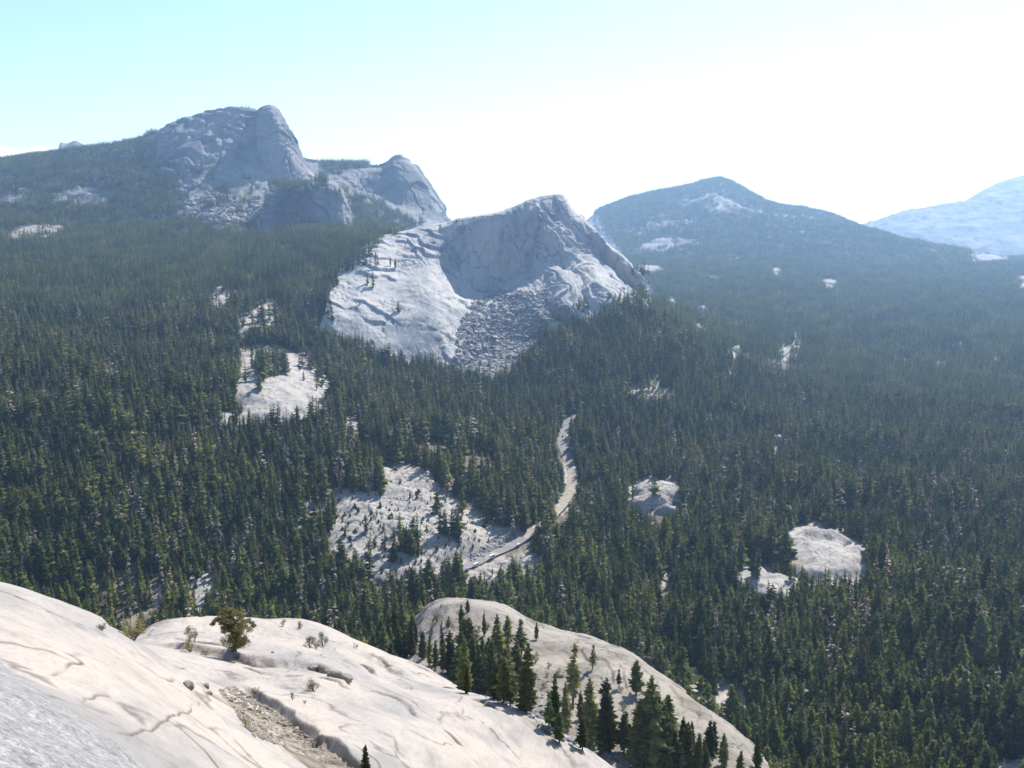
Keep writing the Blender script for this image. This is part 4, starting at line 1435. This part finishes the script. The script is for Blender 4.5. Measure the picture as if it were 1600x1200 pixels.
# ------------------------------------------------------------------ single trees read from the photograph
# px, py base, py top, model, width factor, label
ST = [
    (822, 1112, 1005, 0, 1.25, 'tall dense dark fir standing alone beyond the near slope'),
    (895, 1108, 1003, 6, 1.2, 'tall sparse fir on tan ground of the shoulder'),
    (866, 1140, 1060, 1, 1.2, 'slim fir between the tall dense fir and a cluster of three'),
    (883, 1146, 1066, 3, 1.1, 'narrow fir directly beside the slim fir'),
    (923, 1162, 1060, 0, 1.25, 'full dark fir before the ridge of the shoulder'),
    (948, 1172, 1058, 2, 1.25, 'olive fir touching the full dark fir'),
    (1016, 1200, 1054, 5, 1.1, 'largest fir at the foot of the shoulder'),
    (992, 1198, 1092, 0, 1.2, 'fir tucked against the largest fir'),
    (926, 1046, 1006, 6, 1.3, 'tiny sparse tree on top of the shoulder'),
    (994, 1086, 1030, 4, 1.5, 'wide ragged fir on the crest of the shoulder'),
    (1053, 1200, 1140, 7, 1.5, 'round olive tree low on the shoulder'),
    (1072, 1204, 1128, 2, 1.3, 'olive fir between the round trees low on the shoulder'),
    (1090, 1204, 1146, 7, 1.4, 'small olive tree nearest the lower end of the shoulder'),
    (1113, 1172, 1134, 4, 1.4, 'lone tree on pale rock near the lower end of the shoulder'),
    (1131, 1204, 1160, 1, 1.3, 'thin young fir at the lowest end of the shoulder'),
    (1184, 1204, 1146, 3, 1.3, 'fir rising past the lowest tip of the shoulder'),
    (722, 990, 944, 1, 1.2, 'thin fir just left of the top of the shoulder'),
    (731, 956, 936, 5, 1.3, 'tiny bushy fir on the very top of the shoulder'),
    (757, 993, 957, 3, 1.3, 'small narrow fir below the top of the shoulder'),
    (776, 1024, 960, 0, 1.3, 'dark dense fir in the middle of the shoulder'),
    (792, 1012, 962, 4, 1.4, 'ragged fir next to the dark dense fir'),
    (815, 1030, 966, 6, 1.5, 'bare sparse fir over the crest of the shoulder'),
    (671, 1040, 988, 3, 1.2, 'thin pale fir at the left foot of the shoulder'),
    (680, 1046, 1000, 1, 1.2, 'thin fir paired with the thin pale fir'),
    (707, 1062, 984, 2, 1.3, 'olive fir at the left edge of the central tree cluster'),
    (725, 1080, 998, 0, 1.3, 'tallest fir of the central tree cluster'),
    (737, 1076, 992, 7, 1.3, 'olive fir behind the tallest fir of the cluster'),
    (749, 1082, 1010, 5, 1.1, 'broad fir in the central tree cluster'),
    (767, 1086, 1000, 1, 1.3, 'slim fir at the right side of the central cluster'),
    (787, 1100, 1028, 4, 1.5, 'ragged fir leaning at the edge of the near slope'),
    (857, 1142, 1080, 6, 1.3, 'sparse small fir beside the edge of the near slope'),
    (692, 1050, 1004, 4, 1.4, 'ragged fir low between the pair and the cluster'),
    (700, 984, 962, 6, 1.4, 'small sparse shrubby fir on the left dome of the shoulder'),
    (838, 1000, 972, 1, 1.3, 'small fir in the dip of the shoulder crest'),
    (1040, 1130, 1085, 4, 1.4, 'ragged tree in the shade under the shoulder crest'),
    (967, 1075, 1045, 6, 1.4, 'small sparse tree high on the shoulder'),
    (1148, 1098, 1062, 1, 1.3, 'young fir on the pale soil beyond the shoulder'),
    (1110, 1092, 1020, 0, 1.3, 'dark fir before the pale soil clearing'),
    (745, 1048, 1000, 1, 1.4, 'slim fir behind the middle of the central cluster'),
    (716, 1066, 1010, 4, 1.6, 'ragged low fir in the left half of the central cluster'),
    (757, 1076, 1022, 5, 1.3, 'short broad fir in the right half of the central cluster'),
    (776, 1094, 1040, 2, 1.3, 'olive fir at the lower right of the central cluster'),
    (730, 1084, 1040, 7, 1.4, 'short olive fir in front of the central cluster'),
    (797, 1104, 1060, 6, 1.6, 'thin ragged fir near the step of the near slope'),
    (763, 1060, 1012, 0, 1.3, 'dark fir in the heart of the central cluster'),
    (975, 1176, 1110, 4, 1.5, 'ragged fir before the largest fir'),
    (1003, 1204, 1120, 1, 1.4, 'slim fir in front of the largest fir'),
    (1030, 1204, 1110, 5, 1.2, 'broad fir right of the largest fir'),
    (938, 1178, 1110, 3, 1.4, 'narrow fir below the full dark fir'),
    (910, 1172, 1120, 4, 1.5, 'ragged fir at the foot of the full dark fir'),
    (874, 1160, 1110, 4, 1.5, 'ragged fir below the narrow one'),
    (1062, 1204, 1160, 5, 1.4, 'low broad fir between the round olive trees'),
    (1104, 1204, 1172, 4, 1.5, 'short ragged tree low on the shoulder'),
    (650, 1008, 972, 1, 1.4, 'fir at the left foot of the shoulder dome'),
    (643, 1024, 980, 2, 1.4, 'olive fir at the left foot of the shoulder dome'),
    (660, 1028, 985, 0, 1.4, 'dark fir at the left foot of the shoulder dome'),
    # ridge and slabs farther off
    (610, 416, 400, 3, 1.2, 'first of the lone firs high on the long slab'),
    (618, 420, 402, 1, 1.2, 'second of the lone firs high on the long slab'),
    (587, 405, 392, 1, 1.2, 'lone fir at the upper left edge of the long slab'),
    (407, 609, 594, 3, 1.1, 'lone young tree on the flat topped slab'),
    (703, 682, 662, 'dead', 1.6, 'reddish dead conifer in the middle of the forest'),
]
for (px, pb, pt, mdl, wd_, lab) in ST:
    h = ray(px, pb)
    if h[0] is None:
        continue
    p = h[0]
    hgt = pole(p, pt)
    m = DEAD if mdl == 'dead' else DET[mdl]
    add_tree(p, hgt, m, wd_, label=lab, name='dead_conifer' if mdl == 'dead' else 'fir_tree')

# crowded stands on the shoulder
_r = random.Random(31)
for (x0_, x1_, y0_, y1_, n_, h0_, h1_, where) in [(690, 812, 1024, 1086, 15, 11, 18, 'in the crowded central cluster'), (985, 1045, 1150, 1204, 9, 13, 18, 'around the largest fir'),
                                         (1045, 1165, 1165, 1206, 12, 7, 12, 'along the lower end of the shoulder'), (860, 960, 1120, 1175, 7, 8, 13, 'before the falling ridge of the shoulder')]:
    for _ in range(n_):
        px = _r.uniform(x0_, x1_)
        py = _r.uniform(y0_, y1_) + (px - x0_) * 0.12
        h = ray(px, py)
        if h[0] is None or h[0].y < 150:
            continue
        kd = _r.choice([0, 1, 2, 3, 4, 5, 7])
        add_tree(h[0], _r.uniform(h0_, h1_), DET[kd], _r.uniform(1.15, 1.6), label=KINDS[kd] + ' conifer ' + where, group='conifers ' + where)

# trees peeping over the ridge line
SK = [(713, 344), (717, 343), (738, 339), (741, 339), (754, 337), (781, 333), (700, 347)]
for k, (px, py) in enumerate(SK):
    h = ray(px, py + 4)
    if h[0] is not None:
        add_tree(h[0], random.uniform(5, 9), DET[k % 5], 1.3, label='small tree on the skyline of the long ridge', group='small trees on the skyline of the long ridge')


# ------------------------------------------------------------------ juniper, shrubs
def leaf_cloud(r, centres, n, leaf):
    V, Fc, T = [], [], []
    for (cx, cy, cz, rad, fl) in centres:
        tn = r.random()
        for _ in range(n):
            while True:
                q = [r.uniform(-1, 1) for _ in range(3)]
                if sum(a * a for a in q) < 1:
                    break
            p = Vector((cx + q[0] * rad, cy + q[1] * rad, cz + q[2] * rad * fl))
            d1 = Vector((r.gauss(0, 1), r.gauss(0, 1), r.gauss(0, .7))).normalized() * leaf * r.uniform(.6, 1.4)
            d2 = Vector((r.gauss(0, 1), r.gauss(0, 1), r.gauss(0, 1))).normalized() * leaf * 0.55
            k = len(V)
            V += [p - d1 * .5, p + d2 * .5, p + d1 * .6, p - d2 * .4]
            Fc += [(k, k + 1, k + 2), (k, k + 2, k + 3)]
            tv = min(1, max(0, tn * .5 + r.uniform(0, .5)))
            T += [tv] * 4
    return V, Fc, T


def limb(V, Fc, a, b, ra, rb, sides=6):
    a, b = Vector(a), Vector(b)
    ax = (b - a).normalized()
    u = ax.orthogonal().normalized()
    v = ax.cross(u)
    k = len(V)
    for p, rr in ((a, ra), (b, rb)):
        for s in range(sides):
            an = s * 6.2832 / sides
            V.append(p + (u * math.cos(an) + v * math.sin(an)) * rr)
    for s in range(sides):
        t = (s + 1) % sides
        Fc.append((k + s, k + t, k + sides + t, k + sides + s))


def juniper(px, pb, pt, label):
    p = ray(px, pb)[0]
    hgt = (pb - pt) / F * p.y * 1.05
    r = random.Random(5)
    e = bpy.data.objects.new('juniper_tree', None)
    e.location = p
    e.scale = (hgt,) * 3
    COL.objects.link(e)
    tag(e, label, 'tree')
    V, Fc = [], []
    limb(V, Fc, (0.02, 0, -.05), (0.01, 0, .18), .055, .045)
    limb(V, Fc, (0.01, 0, .17), (-.04, 0, .5), .045, .035)
    limb(V, Fc, (-.04, 0, .48), (-.10, .02, .85), .032, .015)
    for (a, b) in [((0, 0, .2), (.22, .05, .35)), ((-.02, 0, .3), (-.2, .05, .42)), ((-.03, 0, .45), (.26, -.05, .62)), ((-.05, 0, .6), (-.38, 0, .78)), ((-.05, 0, .62), (.2, .1, .85)), ((-.02, 0, .4), (.05, -.25, .5)), ((-.03, 0, .5), (0, .25, .65)), ((-.05, 0, .7), (.42, 0, .74))]:
        limb(V, Fc, a, b, .022, .008, 5)
    t = bpy.data.objects.new('trunk', mk('trunk_mesh', V, Fc, None, [M_bark], smooth=True))
    COL.objects.link(t)
    t.parent = e
    cs = []
    for _ in range(44):
        z = r.uniform(.14, .66)
        a, q = r.uniform(0, 6.28), r.uniform(.05, .34)
        cs.append((q * math.cos(a) + .05, q * math.sin(a), z, r.uniform(.09, .15), .75))
    for _ in range(40):
        z = r.uniform(.62, .99)
        a, q = r.uniform(0, 6.28), r.uniform(.05, .42) * (1.35 - z)**.5
        cs.append((q * math.cos(a) * 1.3 - .03, q * math.sin(a), z, r.uniform(.07, .13), .55))
    for x, z in ((-.42, .78), (-.36, .84), (-.48, .7), (.45, .74), (.5, .66), (.38, .8)):
        cs.append((x, 0, z, .07, .6))
    c = bpy.data.objects.new('crown', mk('crown_mesh', *leaf_cloud(r, cs, 130, .045), [M_jun]))
    COL.objects.link(c)
    c.parent = e


M_jun = foliage('juniper_needles', (0.16, 0.145, 0.06), (0.16, 0.145, 0.06), 0.35)
juniper(366, 1018, 952, 'gnarled broad juniper casting a dark shadow on the near granite slope')

SHR = [(490, 1080, 1058, 1.2, 'low dark green shrub on the smooth slab'), (484, 1012, 988, .9, 'rounded shrub behind the small ledge'), (494, 1013, 996, 1.0, 'smaller shrub touching the rounded shrub'),
       (505, 1010, 984, .7, 'upright thin shrub at the right of the ledge shrubs'), (298, 1018, 998, 1.3, 'pale low bush left of the juniper'), (296, 1004, 972, .6, 'thin upright bush beside the juniper'),
       (304, 1002, 978, .5, 'second thin upright bush beside the juniper'), (208, 1000, 962, 1.1, 'round green shrub behind the crest of the left slab'), (442, 979, 966, .9, 'small bush on the far edge of the slope'),
       (469, 983, 968, .9, 'second small bush on the far edge of the slope'), (556, 1013, 1003, .9, 'tiny bush by the edge groove'), (399, 1083, 1072, 1.3, 'yellowish tuft beside the gravel gully'),
       (457, 1094, 1078, .5, 'dry thin shoot on the smooth slab'), (476, 1100, 1092, .8, 'short dry tuft on the smooth slab'), (385, 1138, 1120, 1.0, 'low brown bush at the top of the gravel patch'),
       (548, 1066, 1052, .7, 'green tuft growing on the end of the broken ledge'), (160, 985, 972, 1.5, 'low bush peeping over the left slab crest'), (322, 1023, 1014, 2.0, 'pale green ground tuft in front of the juniper')]
_sp = ['beside the central cluster', 'below the dome top', 'under the ridge crest', 'on the tan flank', 'near the largest fir', 'beside the lower end']
_r = random.Random(99)
for k in range(34):
    u_ = _r.random()
    px = 680 + u_ * 440
    py = np.interp(px, [680, 760, 850, 920, 1000, 1060, 1120], [965, 985, 1035, 1060, 1100, 1130, 1170]) + _r.uniform(-8, 60)
    SHR.append((px, py, py - _r.uniform(8, 18), _r.uniform(.8, 1.5), None))
for k, (px, pb, pt, wf, lab) in enumerate(SHR):
    h = ray(px, pb)
    if h[0] is None:
        continue
    p = h[0]
    hgt = (pb - pt) / F * p.y
    r = random.Random(60 + k)
    e = bpy.data.objects.new('shrub', None)
    e.location = p
    e.scale = (hgt * wf, hgt * wf, hgt)
    COL.objects.link(e)
    if lab is None:
        lab = 'scrubby bush on the granite shoulder ' + _sp[min(5, int((px - 680) / 74))]
        tag(e, lab, 'shrub', 'scrubby bushes on the granite shoulder')
    tag(e, lab, 'shrub')
    cs = [(r.uniform(-.35, .35), r.uniform(-.35, .35), r.uniform(.25, .8), r.uniform(.16, .26), .9) for _ in range(9)]
    c = bpy.data.objects.new('foliage', mk('foliage_mesh', *leaf_cloud(r, cs, 60, .09), [M_jun if k % 3 else M_olive]))
    V, Fc = [], []
    for cc in cs[:6]:
        limb(V, Fc, (0, 0, -.1), cc[:3], .03, .012, 4)
    t = bpy.data.objects.new('stem', mk('stem_mesh', V, Fc, None, [M_bark]))
    for q in (c, t):
        COL.objects.link(q)
        q.parent = e
h = ray(571, 1212)
add_tree(h[0], 58 / F * h[0].y, DET[2], 1.25, label='young conifer rising from below at the front edge of the smooth slab')


# ------------------------------------------------------------------ rocks
def ico():
    t = (1 + 5**.5) / 2
    v = [(-1, t, 0), (1, t, 0), (-1, -t, 0), (1, -t, 0), (0, -1, t), (0, 1, t), (0, -1, -t), (0, 1, -t), (t, 0, -1), (t, 0, 1), (-t, 0, -1), (-t, 0, 1)]
    f = [(0, 11, 5), (0, 5, 1), (0, 1, 7), (0, 7, 10), (0, 10, 11), (1, 5, 9), (5, 11, 4), (11, 10, 2), (10, 7, 6), (7, 1, 8), (3, 9, 4), (3, 4, 2), (3, 2, 6), (3, 6, 8), (3, 8, 9), (4, 9, 5), (2, 4, 11), (6, 2, 10), (8, 6, 7), (9, 8, 1)]
    v = np.array(v, float)
    return v / np.linalg.norm(v, axis=1)[:, None], np.array(f)


IV, IF = ico()


def rocks(P, S, name, mat, label, flat=0.65):
    n = len(P)
    a = rng.uniform(0, 6.28, n)
    ca, sa = np.cos(a)[:, None], np.sin(a)[:, None]
    v = IV[None] * rng.uniform(.65, 1.3, (n, 12, 1)) * (S[:, None, None]) * np.stack([rng.uniform(.8, 1.4, n), rng.uniform(.6, 1.0, n), rng.uniform(.4, flat + .2, n)], 1)[:, None]
    x = v[..., 0] * ca - v[..., 1] * sa
    y = v[..., 0] * sa + v[..., 1] * ca
    V = np.stack([x, y, v[..., 2]], -1) + P[:, None]
    Fc = (IF[None] + np.arange(n)[:, None, None] * 12).reshape(-1, 3)
    o = mesh_np(name, V.reshape(-1, 3), Fc, mat, smooth=False)
    tag(o, label, 'rocks', None, 'stuff')
    return o


def scatter_px(poly, n, fn=None):
    xs_ = [p[0] for p in poly]
    ys_ = [p[1] for p in poly]
    out_ = []
    while len(out_) < n:
        x, y = random.uniform(min(xs_), max(xs_)), random.uniform(min(ys_), max(ys_))
        if not inpoly(np.array(x), np.array(y), poly):
            continue
        h_ = ray(x, y)
        if h_[0] is not None:
            out_.append(h_[0][:])
    return np.array(out_)


tp = [(722, 500), (740, 470), (790, 452), (830, 455), (870, 468), (882, 480), (862, 505), (845, 530), (815, 560), (775, 600), (735, 590), (700, 575), (716, 545), (712, 520)]
P = scatter_px(tp, 7500)
rocks(P, np.clip(rng.lognormal(0.1, 0.65, len(P)), .45, 7), 'talus_boulders', M_talus, 'grey boulder field spilling from the shaded wall of the long ridge')
tp2 = [(1000, 445), (1022, 452), (1032, 470), (1010, 470)]
P = scatter_px(tp2, 260)
rocks(P, np.clip(rng.lognormal(0.7, 0.5, len(P)), .8, 5), 'boulder_slope', M_talus, 'pale broken boulders at the right foot of the long ridge')
tp3 = [(285, 320), (330, 300), (410, 318), (418, 345), (360, 360), (300, 345)]
P = scatter_px(tp3, 700)
rocks(P, np.clip(rng.lognormal(1.2, 0.55, len(P)), 1.5, 11), 'mountain_boulders', M_talus, 'pale broken blocks below the big summit')
tp4 = [(735, 868), (790, 828), (815, 835), (770, 862), (740, 885)]
P = scatter_px(tp4, 500)
rocks(P, np.clip(rng.lognormal(0.0, 0.5, len(P)), .5, 2.6), 'roadside_rubble', M_talus, 'dark rubble bank above the lower road')
gp = [(340, 1078), (365, 1072), (430, 1112), (480, 1150), (540, 1196), (520, 1200), (440, 1166), (395, 1150), (370, 1118)]
P = scatter_px(gp, 2600)
rocks(P, np.clip(rng.lognormal(-2.6, 0.5, len(P)), .03, .3), 'gravel', M_gravel, 'tan gravel filling the gully between the two slabs')
gp2 = [(640, 1030), (760, 1020), (850, 1060), (930, 1110), (960, 1160), (900, 1170), (820, 1120), (740, 1080)]
P = scatter_px(gp2, 900)
rocks(P, np.clip(rng.lognormal(-1.4, 0.6, len(P)), .12, 1.2), 'scattered_stones', M_talus, 'scattered stones on the flank of the shoulder')

# gully floor of gravel soil laid just above the slope
n = 70
C = cr(np.array([g[:2] for g in gully]), n)
T = np.gradient(C, axis=0)
T /= np.linalg.norm(T, axis=1, keepdims=True)
S_ = np.stack([T[:, 1], -T[:, 0]], 1)
rows = []
for s in np.linspace(-1, 1, 13):
    q = C + S_ * s * (2.5 + 0.4 * np.sin(np.arange(n) * 0.5)[:, None])
    zz = Hn(q[:, 0], q[:, 1]) + 0.06 - abs(s)**3 * 0.16
    rows.append(np.stack([q[:, 0], q[:, 1], zz], 1))
tag(mesh_np('gravel_bed', np.array(rows), grid_faces(13, n), M_gravel), 'tan gravel bed of the gully', None, None, 'structure')

BO = [(414, 1123, 9, 'rounded tan boulder at the head of the gravel patch'), (436, 1131, 10, 'larger rounded tan boulder beside the slab edge'), (446, 1136, 9, 'tan boulder pressed against the slab edge'),
      (448, 1150, 9, 'tan boulder in the middle of the gravel patch'), (421, 1140, 7, 'small tan boulder left in the gravel patch'), (456, 1166, 8, 'tan boulder low in the gravel patch'),
      (478, 1163, 9, 'orange tan boulder under the slab edge'), (294, 1074, 20, 'flat rounded boulder at the foot of the left slab'), (327, 1085, 10, 'grey boulder at the top of the gully'),
      (322, 1074, 14, 'shaded grey boulder in the juniper shadow'), (426, 1020, 6, 'small square block alone on the slab behind the juniper'), (848, 1113, 11, 'rounded boulder on tan ground behind the near slope'),
      (505, 1048, 22, 'broken grey block in the ledge'), (524, 1058, 24, 'larger grey block at the end of the ledge'), (488, 1046, 14, 'small grey block in the ledge'),
      (540, 1062, 22, 'rounded end block of the ledge'), (873, 1058, 16, 'pale boulder on the upper flank of the shoulder'), (625, 1062, 3, 'tiny dark stone on the smooth slab')]
for k, (px, py, wpx, lab) in enumerate(BO):
    h = ray(px, py)
    if h[0] is None:
        continue
    s = wpx / 2 / F * h[0].y
    r = np.random.default_rng(800 + k)
    # subdivided, weathered boulder
    V = IV.copy()
    Fc = IF.tolist()
    VV = [tuple(v) for v in V]
    cache = {}

    def midp(a, b):
        key = (min(a, b), max(a, b))
        if key not in cache:
            m = (np.array(VV[a]) + np.array(VV[b]))
            VV.append(tuple(m / np.linalg.norm(m)))
            cache[key] = len(VV) - 1
        return cache[key]
    for _ in range(2):
        nf = []
        cache.clear()
        for a, b, c in Fc:
            ab, bc, ca_ = midp(a, b), midp(b, c), midp(c, a)
            nf += [(a, ab, ca_), (b, bc, ab), (c, ca_, bc), (ab, bc, ca_)]
        Fc = nf
    VA = np.array(VV)
    VA = VA * (1 + 0.22 * fbm(VA + k * 5.3, 0.9, 3, 900))[:, None]
    VA = np.sign(VA) * np.abs(VA)**0.85
    VA = VA * np.array((1.1, 0.85, 0.62 + 0.2 * r.random())) * s
    o = mesh_np('boulder', VA, np.array(Fc), M_shoulder if wpx > 12 else M_gravelrock if False else M_shoulder)
    o.location = (h[0].x, h[0].y, h[0].z + s * 0.25)
    o.rotation_euler = (0, 0, r.uniform(0, 6.28))
    tag(o, lab, 'boulder')


# ------------------------------------------------------------------ cars on the road
def prism(V, Fc, prof, y0, y1, inset=0.0):
    k = len(V)
    n = len(prof)
    for y in (y0, y1):
        for (x, z) in prof:
            V.append((x, y, z))
    for i in range(n):
        j = (i + 1) % n
        Fc.append((k + i, k + j, k + n + j, k + n + i))
    Fc.append(tuple(k + i for i in range(n))[::-1])
    Fc.append(tuple(k + n + i for i in range(n)))


def make_car(mat, label, cat, long=4.5, high=1.5, van=False):
    e = bpy.data.objects.new('parked_' + cat, None)
    COL.objects.link(e)
    tag(e, label, cat)
    L = long / 2
    V, Fc = [], []
    if van:
        prof = [(-L, .35), (L, .35), (L, 1.0), (L - .7, 1.3), (L - 1.3, high), (-L, high)]
    else:
        prof = [(-L, .35), (L, .35), (L, .75), (L - .3, .88), (L - 1.3, .98), (L - 2.0, high), (-L + 1.0, high), (-L + .2, 1.0), (-L, .9)]
    prism(V, Fc, prof, -.88, .88)
    b = bpy.data.objects.new('body', mk('body_mesh', V, Fc, None, [mat]))
    V, Fc = [], []
    zt = high - .1
    x1, x0 = (L - 1.35, -L + 1.2) if not van else (L - 1.4, -L + .5)
    prism(V, Fc, [(x0 - .2, 1.05), (x1 + .25, 1.05), (x1 - .35, zt), (x0, zt)], -.895, .895)
    g = bpy.data.objects.new('window', mk('window_mesh', V, Fc, None, [M_glass]))
    for q in (b, g):
        COL.objects.link(q)
        q.parent = e
    V, Fc = [], []
    limb(V, Fc, (0, -.1, 0), (0, .1, 0), .33, .33, 12)
    n_ = 12
    Fc.append(tuple(range(n_))[::-1])
    Fc.append(tuple(range(n_, 2 * n_)))
    wm = mk('wheel_mesh', V, Fc, None, [M_tyre])
    for x in (-L + .8, L - .85):
        for y in (-.82, .82):
            wh = bpy.data.objects.new('wheel', wm)
            COL.objects.link(wh)
            wh.parent = e
            wh.location = (x, y, .33)
    return e


def put_on_road(e, px, py, off):
    p = np.array(ray(px, py)[0][:2])
    i = int(np.argmin(np.hypot(C1[:, 0] - p[0], C1[:, 1] - p[1])))
    t = T1[i]
    s = np.array((t[1], -t[0]))
    q = C1[i] + s * off
    e.location = (q[0], q[1], G1[i, 2] + 0.01)
    e.rotation_euler = (0, 0, math.atan2(t[1], t[0]))


put_on_road(make_car(M_white, 'white van parked beside the lower road, middle of the row', 'van', 6.2, 2.5, True), 771, 874, 5.2)
put_on_road(make_car(M_white, 'white van parked at the left end of the lower road', 'van', 6.0, 2.3, True), 745, 887, 5.2)
put_on_road(make_car(M_silver, 'silver car parked just left of the white van at the lower road', 'car'), 731, 892, 5.2)
put_on_road(make_car(M_white, 'white car parked at the right end of the lower road', 'car'), 813, 855, 5.2)
put_on_road(make_car(M_dkcar, 'small dark car driving on the upper bend of the road', 'car'), 877, 684, 0.5)

# ------------------------------------------------------------------ air
hb = bpy.data.meshes.new('haze')
x0, y0, z0, z1 = 14000, 14000, float(_V[:, 2].min()) - 30, float(_V[:, 2].max()) + 30
z0 = min(z0, -520)
vs = [(x, y, z) for z in (z0, z1) for y in (-y0, y0) for x in (-x0, x0)]
hb.from_pydata(vs, [], [(0, 2, 3, 1), (4, 5, 7, 6), (0, 1, 5, 4), (2, 6, 7, 3), (0, 4, 6, 2), (1, 3, 7, 5)])
hm_, t = nm('haze_air')
o = N_(t, 'ShaderNodeOutputMaterial')
pv = N_(t, 'ShaderNodeVolumePrincipled')
pv.inputs['Color'].default_value = (*HAZE_COLOR, 1)
pv.inputs['Density'].default_value = HAZE_DENSITY
pv.inputs['Anisotropy'].default_value = HAZE_G
t.links.new(pv.outputs[0], o.inputs['Volume'])
hb.materials.append(hm_)
ho = bpy.data.objects.new('haze', hb)
COL.objects.link(ho)
tag(ho, 'thin blue mountain haze filling the valley air', None, None, 'stuff')
